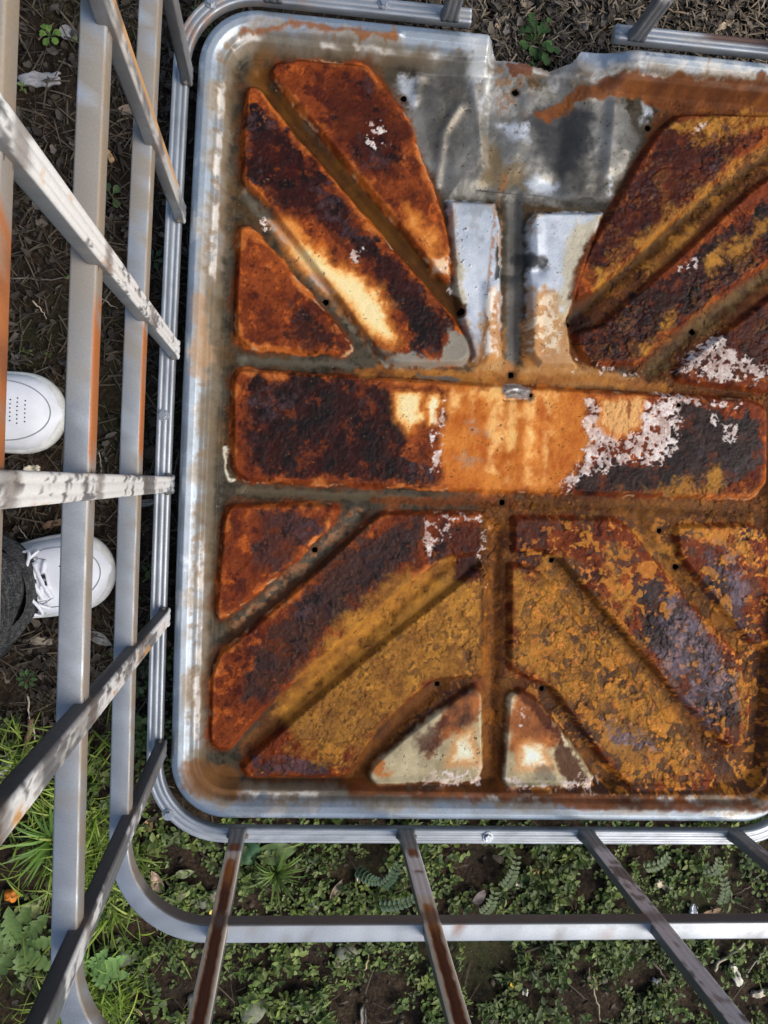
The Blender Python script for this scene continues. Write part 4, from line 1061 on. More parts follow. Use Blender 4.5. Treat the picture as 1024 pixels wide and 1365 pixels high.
    bm = bmesh.new(); bmesh.ops.create_cube(bm, size=1, matrix=Matrix.Diagonal((0.0085, 0.019, 0.004, 1)))
    bmesh.ops.bevel(bm, geom=bm.edges[:], offset=0.0008, segments=2, affect='EDGES')
    me = bpy.data.meshes.new('lace_tag'); bm.to_mesh(me); bm.free()
    tg = link_mesh('lace_tag', me, SEAM, shoe, False); tg.location = (0.214, 0, shoe_top(0.214, 0) + 0.005)
    bm = bmesh.new()
    for yy in (-0.005, 0.005): bmesh.ops.create_cube(bm, size=1, matrix=Matrix.Translation((0.214, yy, shoe_top(0.214, 0) + 0.0068)) @ Matrix.Diagonal((0.0089, 0.0055, 0.0014, 1)))
    me = bpy.data.meshes.new('tag_stripe'); bm.to_mesh(me); bm.free()
    link_mesh('tag_stripe', me, DARK, shoe, False)
    return shoe
A2 = math.radians(13)
HEEL1 = (-0.668, 0.083); HEEL2 = (-0.288 - 0.302 * math.cos(A2), -0.139 - 0.302 * math.sin(A2))
make_shoe(HEEL1, 0.0, False); make_shoe(HEEL2, A2, True)

def leg_loft(J, heel, ang, hip, wide=0.0):
    n, m = 90, 48
    ax_, ay_ = heel[0] + 0.092 * math.cos(ang), heel[1] + 0.092 * math.sin(ang)
    V = []
    for i in range(n):
        k = i / (n - 1); z = 0.052 + 0.86 * k
        cx = ax_ + (hip[0] - ax_) * k ** 1.1; cy = ay_ + (hip[1] - ay_) * k - wide * 2.5 * math.sin(math.pi * min(1, k * 1.6)) ** 2
        rx = np.interp(k, [0, .06, .2, .5, .75, 1], [.106, .104, .098, .094, .098, .112]) + wide * 0.5; ry = np.interp(k, [0, .06, .2, .5, .75, 1], [.092, .092, .090, .086, .090, .105]) + wide
        for j in range(m):
            a = 2 * math.pi * j / m
            ca, sa = math.cos(a), math.sin(a)
            w = 0.006 * math.sin(3 * a + 9 * k) * (1 - 0.5 * k) + 0.0075 * math.sin(62 * k + 2.6 * math.sin(a * 2 + 1) + a) * math.exp(-k * 6) + 0.003 * math.sin(5 * a - 22 * k)
            zz = z + (0.030 * max(0, math.cos(a - ang)) - 0.012) * math.exp(-k * 12) + 0.004 * math.sin(2 * a) * math.exp(-k * 9)
            V.append((cx + (rx + w) * ca, cy + (ry + w) * sa, zz))
    idx = np.arange(n * m).reshape(n, m)
    # turned-in hem
    V2 = []
    for j in range(m):
        v = np.array(V[j]); c = np.array((ax_, ay_, v[2])); V2.append(tuple(c + (v - c) * 0.955 + np.array((0, 0, 0.001))))
    for j in range(m):
        v = np.array(V[j]); c = np.array((ax_, ay_, v[2])); V2.append(tuple(c + (v - c) * 0.94 + np.array((0, 0, 0.05))))
    off = n * m
    q = np.stack([idx[:-1], np.roll(idx[:-1], -1, 1), np.roll(idx[1:], -1, 1), idx[1:]], -1).reshape(-1, 4)
    h0 = np.arange(m) + off; h1 = np.arange(m) + off + m
    q2 = np.stack([h0, np.roll(h0, -1), np.roll(idx[0], -1), idx[0]], -1); q3 = np.stack([h1, np.roll(h1, -1), np.roll(h0, -1), h0], -1)
    J.add(np.array(V + V2), np.concatenate([q, q2, q3]))
J = Join()
leg_loft(J, HEEL1, 0.0, (-0.62, 0.035)); leg_loft(J, HEEL2, A2, (-0.62, -0.165), 0.008)
V = []; m = 48
for z, rx, ry in ((0.80, .06, .10), (0.84, .115, .175), (0.90, .125, .195), (0.97, .12, .185), (1.03, .112, .170), (1.04, .10, .155)):
    for j in range(m):
        a = 2 * math.pi * j / m; V.append((-0.62 + rx * math.cos(a), -0.0575 + ry * math.sin(a), z))
idx = np.arange(6 * m).reshape(6, m)
J.add(V, np.stack([idx[:-1], np.roll(idx[:-1], -1, 1), np.roll(idx[1:], -1, 1), idx[1:]], -1).reshape(-1, 4))
own(J.build('trousers', CLOTH))

def skinned(name, verts, edges, radii, mat, root=0, level=2):
    me = bpy.data.meshes.new(name); me.from_pydata(verts, edges, [])
    o = link_mesh(name, me, mat, None, False)
    sk = o.modifiers.new('skin', 'SKIN'); sk.use_smooth_shade = True
    ss = o.modifiers.new('sub', 'SUBSURF'); ss.levels = level; ss.render_levels = level
    for i, r in enumerate(radii):
        v = me.skin_vertices[0].data[i]; v.radius = (r, r) if np.isscalar(r) else r; v.use_root = (i == root)
    return o
yc = -0.0575
jv = [(-.62, yc, .98), (-.61, yc, 1.12), (-.59, yc, 1.28), (-.57, yc, 1.40), (-.55, yc, 1.46)]
je = [(0, 1), (1, 2), (2, 3), (3, 4)]; jr = [(.17, .125), (.165, .12), (.185, .125), (.14, .10), (.065, .065)]
hv, hands = [], []
for sg in (-1, 1):
    b0 = len(jv)
    jv += [(-.57, yc + sg * .17, 1.385), (-.56, yc + sg * .235, 1.24), (-.53, yc + sg * .255, 1.09), (-.42, yc + sg * .20, 1.04), (-.36, yc + sg * .165, 1.03)]
    jr += [.068, .055, .048, .042, .036]
    je += [(3, b0), (b0, b0 + 1), (b0 + 1, b0 + 2), (b0 + 2, b0 + 3), (b0 + 3, b0 + 4)]
own(skinned('jacket', jv, je, jr, JACKET))
bv = [(-.60, yc, 1.30), (-.56, yc, 1.42), (-.54, yc, 1.50), (-.53, yc, 1.56)]
be = [(0, 1), (1, 2), (2, 3)]
br = [.06, .052, .047, .050]
for sg in (-1, 1):                                       # forearms, palms, five bent fingers
    b0 = len(bv)
    bv += [(-.57, yc + sg * .15, 1.36), (-.555, yc + sg * .235, 1.22), (-.53, yc + sg * .25, 1.09), (-.40, yc + sg * .19, 1.035), (-.335, yc + sg * .155, 1.02), (-.285, yc + sg * .13, 1.005)]
    br += [.034, .03, .03, .028, (.030, .018), (.034, .016)]
    be += [(1, b0), (b0, b0 + 1), (b0 + 1, b0 + 2), (b0 + 2, b0 + 3), (b0 + 3, b0 + 4), (b0 + 4, b0 + 5)]
    for f, (off_, L) in enumerate(((-.027, .062), (-.009, .074), (.009, .070), (.026, .056))):
        c0 = len(bv); hx_, hy_ = -.285, yc + sg * .13
        bv += [(hx_ + .012 + off_ * .4, hy_ + off_, 1.0), (hx_ + .012 + L * .5, hy_ + off_ * 1.1, .992), (hx_ + .008 + L * .85, hy_ + off_ * 1.1, .972)]
        br += [.010, .009, .0075]; be += [(b0 + 5, c0), (c0, c0 + 1), (c0 + 1, c0 + 2)]
    c0 = len(bv)
    bv += [(-.315, yc + sg * (.15 - .04), 1.005), (-.285, yc + sg * (.13 - .062), .99), (-.262, yc + sg * (.13 - .068), .975)]
    br += [.013, .010, .009]; be += [(b0 + 4, c0), (c0, c0 + 1), (c0 + 1, c0 + 2)]
own(skinned('body', bv, be, br, SKIN, 0))
# head: a shaped sphere with brow, nose, lips, chin and ears, bowed towards the tray
nu, nv = 72, 56
uu, vv_ = np.meshgrid(np.linspace(0, 2 * math.pi, nu, endpoint=False), np.linspace(0.02, math.pi - 0.02, nv))
hx_ = np.sin(vv_) * np.cos(uu); hy_ = np.sin(vv_) * np.sin(uu); hz_ = np.cos(vv_)
def head_shape(k=1.0):
    front = np.maximum(0, hx_)
    g = lambda y0, z0, sy, sz: np.exp(-((hy_ - y0) / sy) ** 2 - ((hz_ - z0) / sz) ** 2) * (hx_ > 0)
    r = 1 - 0.10 * front * (hz_ < -.2) * np.abs(hy_) + 0.17 * g(0, -.22, .13, .17) + 0.10 * g(0, -.08, .09, .2) - 0.09 * (g(.36, .02, .17, .11) + g(-.36, .02, .17, .11)) + 0.04 * g(0, .18, .5, .10) + 0.06 * g(0, -.53, .20, .05) + 0.05 * g(0, -.64, .18, .05) - 0.03 * g(0, -.585, .22, .02) + 0.09 * g(0, -.86, .3, .12)
    r = r + 0.17 * (np.exp(-((hx_ + .08) / .13) ** 2 - ((hz_ + .12) / .24) ** 2) * (np.abs(hy_) > .8))
    jaw = 1 - 0.26 * sstep(-.15, -1.0, hz_)
    return np.stack([hx_ * .097 * r * k * jaw, hy_ * .077 * r * k * jaw, hz_ * .122 * np.where(hz_ < 0, 1.05, 1.0) * k], -1)
hq = np.arange(nu * nv).reshape(nv, nu); hq = np.stack([hq[:-1], hq[1:], np.roll(hq[1:], -1, 1), np.roll(hq[:-1], -1, 1)], -1).reshape(-1, 4)
def pose_head(o):
    o.location = (-.515, yc, 1.635); o.rotation_euler = (0, math.radians(28), 0); own(o)
pose_head(link_mesh('head', mesh_np('head', head_shape().reshape(-1, 3), hq), SKIN))
scalp = sstep(.02, .12, hz_ - 0.75 * np.maximum(0, hx_) + 0.55 * np.maximum(0, -hx_) - 0.12 * (np.abs(hy_) > .75) + 0.05 * np.sin(uu * 9))
hs = head_shape() * (0.97 + (0.10 + 0.02 * np.sin(uu * 23 + vv_ * 5) + 0.015 * np.sin(uu * 41)) * scalp)[..., None]
pose_head(link_mesh('hair', mesh_np('hair', hs.reshape(-1, 3), hq), HAIR))
J = Join()
for sg in (-1, 1):
    bm = bmesh.new(); bmesh.ops.create_icosphere(bm, subdivisions=2, radius=.0125)
    J.add(np.array([v.co[:] for v in bm.verts]) + np.array([.0755, sg * .027, .003]), np.zeros((0, 4), int), np.array([[v.index for v in f.verts] for f in bm.faces])); bm.free()
pose_head(J.build('eyes', plain('eye', (0.10, 0.08, 0.07), 0.2, 0.3)))

# ------------------------------------------------------------------ ground cover and litter
G = lambda px, py, z=0.0: at(px, py, z - RIM)

def scatter(tv, tq, pos, yaw, pitch, roll, scale, color, shade=None):
    n = len(pos); k = len(tv)
    cy_, sy_ = np.cos(yaw), np.sin(yaw); cp, sp = np.cos(pitch), np.sin(pitch); cr, sr = np.cos(roll), np.sin(roll)
    z = np.zeros(n); o = np.ones(n)
    Rz = np.stack([np.stack([cy_, -sy_, z], -1), np.stack([sy_, cy_, z], -1), np.stack([z, z, o], -1)], 1)
    Rx = np.stack([np.stack([o, z, z], -1), np.stack([z, cp, -sp], -1), np.stack([z, sp, cp], -1)], 1)
    Ry = np.stack([np.stack([cr, z, sr], -1), np.stack([z, o, z], -1), np.stack([-sr, z, cr], -1)], 1)
    R = Rz @ Rx @ Ry
    sc = np.asarray(scale, float)
    if sc.ndim == 1: sc = np.stack([sc] * 3, -1)
    L = tv[None] * sc[:, None, :]
    V = np.einsum('nij,nkj->nki', R, L) + pos[:, None, :]
    q = tq[None] + (np.arange(n) * k)[:, None, None]
    c = np.repeat(color[:, None, :], k, 1)
    if shade is not None: c = c * shade[None, :, None]
    return V.reshape(-1, 3), q.reshape(-1, tq.shape[1]), c.reshape(-1, 3)

class Pile:
    def __init__(s): s.V = []; s.q = []; s.c = []; s.n = 0
    def add(s, V, q, c):
        if q.shape[1] == 3: q = np.concatenate([q, q[:, 2:3]], 1)
        s.V.append(V); s.q.append(q + s.n); s.c.append(c); s.n += len(V)
    def build(s, name, mat, kind='stuff', smooth=True):
        q = np.concatenate(s.q); tri = q[:, 2] == q[:, 3]
        me = mesh_np(name, np.concatenate(s.V), q[~tri], q[tri][:, :3])
        vcol(me, 'tint', np.clip(np.concatenate(s.c), 0.003, 0.85))
        o = link_mesh(name, me, mat, None, smooth)
        if kind: o['kind'] = kind
        return o

def leaf_template(w, cup=0.12, droop=0.15, notch=False):
    ys = np.array([0, .18, .42, .68, .88, 1.0]); ws = np.array([.05, .55, 1.0, .85, .45, .02]) * w
    if notch: ws = np.array([.04, .40, .85, 1.0, .80, .30]) * w
    V = []
    for y, ww in zip(ys, ws):
        for sx in (-1, 0, 1):
            V.append((sx * ww, y - (0.12 if notch and sx == 0 and y > .95 else 0), cup * ww * abs(sx) / w * 0.8 - droop * y * y))
    V = np.array(V); idx = np.arange(18).reshape(6, 3)
    q = np.stack([idx[:-1, :-1], idx[:-1, 1:], idx[1:, 1:], idx[1:, :-1]], -1).reshape(-1, 4)
    return V, q
LT, LQ = leaf_template(0.30); RT, RQ = leaf_template(0.42, 0.15, 0.2, True); NT, NQ = leaf_template(0.17, .1, .25)
BT = []                                              # grass blade
for i, y in enumerate(np.linspace(0, 1, 6)):
    for sx in (-1, 1): BT.append((sx * 0.5 * (1 - y ** 2.2) + 0, y, 0.0 + 0.45 * y - 0.55 * y ** 2.3))
BT = np.array(BT); _i = np.arange(12).reshape(6, 2); BQ = np.stack([_i[:-1, 0], _i[:-1, 1], _i[1:, 1], _i[1:, 0]], -1)

def under_tray(x, y, mrg=0.10):
    return (x > -0.19 + mrg) & (x < 0.79 - mrg) & (y > -0.50 + mrg) & (y < 0.67 - mrg)
def spots(n, x0, x1, y0, y1, dens, r=rng):
    x = r.uniform(x0, x1, n); y = r.uniform(y0, y1, n)
    k = (r.random(n) < dens(x, y)) & ~under_tray(x, y)
    x, y = x[k], y[k]
    return np.stack([x, y, ground_height(x, y)], -1)
def pick(n, *cols):
    cols = np.array(cols); w = rng.dirichlet([0.7] * len(cols), n); return (w @ cols) * rng.uniform(0.7, 1.3, (n, 1))

BARE = [(*G(975, 1200), .07), (*G(255, 1320), .06), (*G(855, 1140), .035), (*G(610, 1300), .03), (*G(210, 1340), .05), (*G(1000, 1330), .05), (*G(300, 1225), .03)]
def green(x, y):
    g_ = sstep(-0.50, -0.58, y + 0.03 * fbm(x, y, .1, 3, 91)) * sstep(-0.75, -0.2, fbm(x, y, .13, 3, 93) + 0.25) * sstep(-0.40, -0.30, x + 0.06 * fbm(x, y, .1, 2, 95))
    for bx, by, br_ in BARE: g_ = g_ * (1 - 0.9 * np.exp(-(((x - bx) ** 2 + (y - by) ** 2) / br_ ** 2)))
    side = sstep(-0.19, -0.26, x) * sstep(-0.27, -0.5, y) * sstep(-0.1, 0.45, fbm(x, y, .12, 3, 97)) * 0.7
    near_rail = np.exp(-((x + 0.235) / 0.035) ** 2) * sstep(-0.10, -0.26, y) * 0.75
    upper = 0.05 * sstep(0.3, 0.7, fbm(x, y, .09, 3, 98)) * (y > -0.2)
    return np.clip(np.maximum.reduce([g_, side, near_rail, upper]), 0, 1)
GREENS = ((.045, .082, .013), (.080, .130, .020), (.165, .20, .045), (.028, .050, .012), (.12, .15, .06))
cover = Pile()
P = spots(62000, -0.95, 1.35, -1.3, 1.1, lambda x, y: green(x, y) * sstep(-0.45, 0.3, fbm(x, y, .045, 3, 101) + 0.2))
kind_n = fbm(P[:, 0], P[:, 1], .11, 3, 105)
for sel, (tv, tq), nl, (s0, s1), lift in (((kind_n < -0.05), (LT, LQ), 6, (.007, .013), .014), ((kind_n >= -0.05) & (kind_n < .35), (RT, RQ), 5, (.006, .0115), .012), ((kind_n >= .35), (NT, NQ), 8, (.009, .016), .016)):
    p0 = P[sel]; n = len(p0)
    base_c = pick(n, *GREENS) * (1 + 0.35 * fbm(p0[:, 0], p0[:, 1], .2, 2, 109))[:, None]
    big = np.exp(0.38 * fbm(p0[:, 0], p0[:, 1], .06, 3, 151) + rng.normal(0, .16, n)); hgt = rng.uniform(.002, lift, n) * big; y0 = rng.uniform(0, 6.28, n)
    for k in range(nl):
        yaw = y0 + k * 6.283 / nl + rng.normal(0, .35, n)
        pos = p0 + np.stack([rng.normal(0, .0025, n), rng.normal(0, .0025, n), hgt + rng.uniform(0, .004, n)], -1)
        cover.add(*scatter(tv, tq, pos, yaw, rng.normal(.2, .45, n), rng.normal(0, .4, n), 0.82 * big * rng.uniform(s0, s1, n), base_c * rng.uniform(.7, 1.3, (n, 1))))
cov = cover.build('ground_cover', LEAF)

grass = Pile()
def grassy(x, y):
    tuft = sstep(-0.1, 0.5, fbm(x, y, .07, 3, 111) + 0.15)
    ll = sstep(-0.20, -0.30, x) * sstep(-0.36, -0.52, y) * sstep(-0.3, 0.3, fbm(x, y, .12, 2, 115) + .35)
    return np.clip(ll * tuft + 0.035 * sstep(-.5, -.56, y), 0, 1)
p0 = np.concatenate([spots(5000, -0.95, 1.35, -1.3, 1.1, grassy), spots(16000, -0.75, -0.22, -1.1, -0.36, grassy)]); n = len(p0)
yaw = fbm(p0[:, 0], p0[:, 1], .05, 2, 119) * 5 + rng.normal(0, .7, n)
grass.add(*scatter(BT, BQ, p0, yaw, rng.uniform(.1, .9, n), rng.normal(0, .4, n), np.stack([rng.uniform(.002, .0042, n), rng.uniform(.03, .075, n), rng.uniform(.03, .07, n)], -1), pick(n, (.12, .20, .018), (.20, .30, .03), (.07, .12, .015), (.28, .33, .07))))
grass.build('grass', LEAF)

# dry straw, leaf scraps and crumbs of soil
def strawy(x, y):
    left = sstep(-0.17, -0.24, x) * sstep(-0.62, -0.2, y) * (0.35 + 0.65 * sstep(-.3, .4, fbm(x, y, .1, 3, 121)))
    far = sstep(0.64, 0.70, y)
    return np.clip(np.maximum(left, far) + 0.16, 0, 1)
straw = Pile()
p0 = np.concatenate([spots(26000, -0.95, 1.35, -1.3, 1.15, lambda x, y: 0.8 * strawy(x, y)), spots(3200, -0.55, -0.18, -0.4, 0.85, strawy), spots(9000, 0.12, 1.1, 0.64, 1.0, strawy)]); n = len(p0)
p0[:, 2] += rng.uniform(.001, .012, n)
light = sstep(.62, .68, p0[:, 1]) * sstep(.10, .2, p0[:, 0])
sc = pick(n, (.17, .135, .09), (.07, .052, .036), (.24, .20, .14), (.035, .026, .02)) * (0.52 + 0.85 * light)[:, None]
BT2 = BT.copy(); BT2[:, 2] *= 0.5; BT2[:, 0] = np.sign(BT2[:, 0]) * 0.5; BT2[:, 0] += 0.9 * np.repeat(np.linspace(0, 1, 6), 2) ** 2
straw.add(*scatter(BT2, BQ, p0, rng.uniform(0, 6.28, n), rng.normal(.0, .16, n), rng.normal(0, .5, n), np.stack([rng.uniform(.0008, .0026, n), rng.uniform(.012, .055, n) * (1 - 0.4 * light), rng.uniform(.005, .03, n)], -1), sc))
straw.build('dry_straw', DRY)
scraps = Pile()
LT_SMOOTH = LT
LT = LT + np.random.default_rng(3).normal(0, .06, LT.shape) * np.array([1, 1, .6])
p0 = np.concatenate([spots(9000, -0.95, 1.35, -1.3, 1.15, lambda x, y: 0.55 * strawy(x, y) + 0.04), spots(2000, -0.55, -0.18, -0.4, 0.85, strawy), spots(5500, 0.12, 1.1, 0.64, 1.0, strawy)]); n = len(p0)
p0[:, 2] += rng.uniform(.001, .010, n)
light = sstep(.62, .68, p0[:, 1]) * sstep(.10, .2, p0[:, 0])
scraps.add(*scatter(LT, LQ, p0, rng.uniform(0, 6.28, n), rng.normal(0, .3, n), rng.normal(0, .5, n), np.stack([rng.uniform(.006, .024, n), rng.uniform(.006, .024, n), rng.uniform(.01, .05, n)], -1),
    pick(n, (.10, .082, .065), (.05, .038, .028), (.20, .17, .14), (.026, .02, .016)) * (0.62 + 0.55 * light)[:, None]))
scraps.build('leaf_litter', DRY, smooth=False)
LT = LT_SMOOTH
ico = bmesh.new(); bmesh.ops.create_icosphere(ico, subdivisions=1, radius=1)
IV = np.array([v.co[:] for v in ico.verts]); IQ = np.array([[v.index for v in f.verts] for f in ico.faces]); ico.free()
crumbs = Pile()
p0 = spots(14000, -0.95, 1.35, -1.3, 1.15, lambda x, y: 0.45 + 0 * x); n = len(p0)
crumbs.add(*scatter(IV, IQ, p0, rng.uniform(0, 6.28, n), rng.uniform(0, 3, n), rng.uniform(0, 3, n), rng.gamma(2.0, .0011, (n, 1)) * rng.uniform(.6, 1.4, (n, 3)),
    pick(n, (.035, .025, .018), (.06, .045, .032), (.02, .014, .011), (.15, .13, .10))))
crumbs.build('soil_crumbs', DRY, smooth=False)

# ---- things lying on the ground, one object each ------------------------------
def single(name, V, q, col, mat, label, cat, loc, rz=0.0, tris=None, group=None, smooth=True):
    me = mesh_np(name, V, q, tris)
    c = np.tile(np.array(col, float), (len(V), 1)) if np.ndim(col) == 1 else np.asarray(col)
    vcol(me, 'tint', np.clip(c, 0.003, 0.85))
    o = link_mesh(name, me, mat, None, smooth); o.location = loc; o.rotation_euler.z = rz
    return tag(o, label, cat, group)
PXM = 840.0
def stone(px, py, w, hgt, ang, col, label):
    r_ = np.random.default_rng(int(px * 7 + py)); bm = bmesh.new(); bmesh.ops.create_icosphere(bm, subdivisions=3, radius=1)
    V = np.array([v.co[:] for v in bm.verts]); t = np.array([[v.index for v in f.verts] for f in bm.faces]); bm.free()
    k = 1 + 0.16 * fbm(V[:, 0] * 1.3 + px, V[:, 1] * 1.3 + V[:, 2], 1.0, 3, 131) + 0.10 * np.sign(V[:, 0]) * V[:, 1]
    V = V * k[:, None] * np.array([w / 2, hgt / 2, min(w, hgt) * 0.36]) / PXM
    c = np.array(col)[None] * (1 + 0.25 * fbm(V[:, 0] * 300, V[:, 1] * 300, 1.0, 3, 133))[:, None]
    x, y = G(px, py)
    return single('stone', V, np.zeros((0, 4), int), c, STONE, label, 'stone', (x, y, gz(x, y) + min(w, hgt) * 0.16 / PXM), math.radians(ang), t, 'stones among the weeds')
def chip(px, py, L, W, ang, col, label, name='wood_chip', cat='wood chip', thick=0.006, lift=0.006, group='wood and bark chips on the ground'):
    n, m = 14, 6; V = []
    for s_ in (1, -1):
        for i in range(n):
            for j in range(m):
                x = (i / (n - 1) - .5) * L / PXM; y = (j / (m - 1) - .5) * W / PXM
                y *= 1 - 0.35 * abs(2 * i / (n - 1) - 1) ** 3 + 0.12 * math.sin(i * 1.7 + px)
                x += 0.06 * L / PXM * math.sin(j * 2.3 + py)
                V.append((x, y, s_ * thick / 2 + 0.0022 * math.sin(i * .6 + px) + 0.0013 * math.sin(j * 2 + i * .8)))
    V = np.array(V); idx = np.arange(2 * n * m).reshape(2, n, m)
    a, b = idx[0], idx[1]
    q = [np.stack([a[:-1, :-1], a[1:, :-1], a[1:, 1:], a[:-1, 1:]], -1).reshape(-1, 4), np.stack([b[:-1, :-1], b[:-1, 1:], b[1:, 1:], b[1:, :-1]], -1).reshape(-1, 4)]
    for ea, eb in ((a[0], b[0]), (b[-1], a[-1]), (b[:, 0], a[:, 0]), (a[:, -1], b[:, -1])):
        q.append(np.stack([ea[:-1], ea[1:], eb[1:], eb[:-1]], -1))
    c = np.array(col)[None] * (1 + 0.35 * fbm(V[:, 0] * 60, V[:, 1] * 500, 1.0, 3, 135))[:, None]
    x, y = G(px, py)
    return single(name, V, np.concatenate(q), c, DRY, label, cat, (x, y, gz(x, y) + lift), math.radians(ang), group=group, smooth=False)
def twig(p0_, p1_, r, col, label, wig=0.004, group='dry twigs on the ground'):
    a = np.array([*G(*p0_), 0.0]); b = np.array([*G(*p1_), 0.0]); r_ = np.random.default_rng(int(p0_[0] + p1_[1] * 3))
    mid = (a + b) / 2; n = 14; pts = []; nrm = np.array([-(b - a)[1], (b - a)[0], 0]); nrm /= np.linalg.norm(nrm)
    off_ = np.cumsum(r_.normal(0, wig / 3, n))
    for i in range(n):
        k = i / (n - 1); p = a + (b - a) * k + nrm * (off_[i] - off_[-1] * k); p[2] = gz(p[0], p[1]) + 0.008 + 0.004 * math.sin(k * 5 + p0_[0]); pts.append(p - mid)
    V, q, t = tube_pts(pts, r * np.linspace(1.1, 0.6, n) * (1 + 0.12 * r_.normal(size=n)), 7)
    return single('twig', V, q, col, DRY, label, 'twig', tuple(mid), 0, np.array(t), group)
def dead_leaf(px, py, L, W, ang, col, label, name='dead_leaf', cat='leaf', group='fallen leaves', curl=0.35, serr=0.0, lift=0.008, mat=None):
    n, m = 17, 9; V = []; c = []
    for i in range(n):
        k = i / (n - 1); w = (math.sin(math.pi * min(1, k * 1.02) ** 0.8) ** 0.75 if 0 < k < 1 else 0.03) * (1 - serr * (0.5 + 0.5 * math.cos(k * 34)))
        for j in range(m):
            s_ = 2 * j / (m - 1) - 1
            x = (k - .5) * L / PXM; y = s_ * w * W / 2 / PXM
            z = (curl * (s_ * s_) * w * W / 2 + 0.10 * L * (k - .5) ** 2 * math.copysign(1, math.sin(px)) + 0.05 * W * math.sin(k * 9 + s_ * 3 + py)) / PXM
            V.append((x, y, z)); vein = 1.25 if j == m // 2 else (1.1 if (i + abs(j - m // 2)) % 4 == 0 else 1.0)
            c.append(np.array(col) * vein)
    V = np.array(V); c = np.array(c) * (1 + 0.25 * fbm(V[:, 0] * 150 + px, V[:, 1] * 150, 1.0, 3, 137))[:, None]
    idx = np.arange(n * m).reshape(n, m); q = np.stack([idx[:-1, :-1], idx[1:, :-1], idx[1:, 1:], idx[:-1, 1:]], -1).reshape(-1, 4)
    x, y = G(px, py)
    return single(name, V, q, c, mat or DRY, label, cat, (x, y, gz(x, y) + lift), math.radians(ang), group=group)

GREY, TANC, PALE, BROWN, MOSSY = (.20, .19, .165), (.34, .25, .16), (.5, .46, .38), (.12, .075, .045), (.16, .17, .115)
for a in ((260, 1338, 24, 24, 0, (.24, .22, .17), 'round grey brown stone beside the dark rust striped upright'), (339, 1350, 42, 30, 20, MOSSY, 'large mossy grey stone at the bottom edge of the photo'),
          (462, 1271, 30, 22, -10, (.17, .175, .12), 'grey green stone just below the lower hoop'), (450, 1286, 18, 14, 15, (.25, .22, .17), 'small tan stone touching the grey green stone under the hoop'),
          (417, 1208, 17, 27, 8, (.17, .18, .125), 'upright oval mossy stone between the two near uprights above the hoop'), (276, 1201, 24, 22, 0, (.19, .19, .13), 'rounded mossy stone inside the hoop corner'),
          (263, 1210, 15, 9, 10, (.21, .2, .13), 'little flat stone left of the rounded mossy stone'), (286, 1190, 12, 9, 0, MOSSY, 'smallest stone behind the rounded mossy stone'),
          (300, 1190, 14, 16, 30, (.12, .12, .09), 'dark stone beside the rust striped upright'), (5, 1020, 12, 12, 0, PALE, 'pale pebble on dark soil at the left edge'),
          (335, 1330, 10, 12, 0, TANC, 'tan pebble above the large mossy stone'), (155, 1252, 14, 9, 0, (.14, .10, .08), 'brown stone above the big grey green leaf'),
          (630, 1190, 9, 8, 0, GREY, 'grey pebble in the clover right of the rust spotted upright'), (205, 625, 10, 9, 0, (.09, .08, .07), 'dark pebble near the base rail bolt')):
    stone(*a)
for a in ((50, 103, 50, 17, 8, (.30, .29, .29), 'pale grey strip of bark on straw between two left hoops'), (146, 208, 19, 7, -55, (.42, .27, .14), 'tan wood splinter between the middle hoops'),
          (45, 626, 19, 11, 8, (.62, .55, .42), 'cream wood chip between the two shoes'), (55, 853, 30, 11, -5, (.26, .22, .17), 'grey brown bark piece beside the trouser leg'),
          (75, 697, 36, 9, 18, (.16, .10, .06), 'brown bark strip just above the lower shoe'), (982, 1301, 34, 12, -62, (.52, .49, .41), 'cream wood chip at the right on bare soil'),
          (1016, 1328, 22, 9, 15, (.50, .44, .33), 'tan wood chip on the right edge of the photo'), (887, 1181, 26, 12, -20, (.50, .42, .30), 'split tan wood chip right of the third upright'),
          (924, 1214, 9, 19, 0, (.70, .70, .72), 'white flake standing on soil above the lower hoop'), (693, 1178, 12, 11, 20, (.60, .54, .42), 'cream wood chip in clover between near uprights'),
          (710, 1159, 13, 6, -10, (.55, .28, .12), 'orange brown wood chip in clover'), (477, 1171, 6, 13, 0, (.55, .48, .36), 'narrow cream chip standing in the vetch'),
          (416, 1351, 17, 8, -10, (.55, .48, .42), 'pinkish chip at the bottom edge between uprights'), (484, 1354, 8, 24, 5, (.20, .18, .15), 'grey bark splinter at the bottom edge'),
          (8, 1022, 26, 9, 60, (.42, .40, .37), 'grey wood chip at the left edge near the pale pebble'), (878, 1312, 12, 8, -15, (.58, .56, .56), 'white flake in the clover below the hoop'),
          (105, 1215, 8, 22, 20, (.40, .32, .22), 'tan chip beside the third hoop in grass'), (700, 1322, 8, 8, 0, (.55, .5, .45), 'pale flake left of the yellow leaf'),
          (960, 40, 30, 8, 20, (.38, .30, .21), 'pale splinter in the mulch at the far right'), (775, 38, 14, 15, 10, (.34, .32, .29), 'grey square chip in the mulch behind the valve notch'),
          (668, 30, 26, 8, 48, (.36, .28, .19), 'tan splinter in the mulch left of the clover patch')):
    chip(*a)
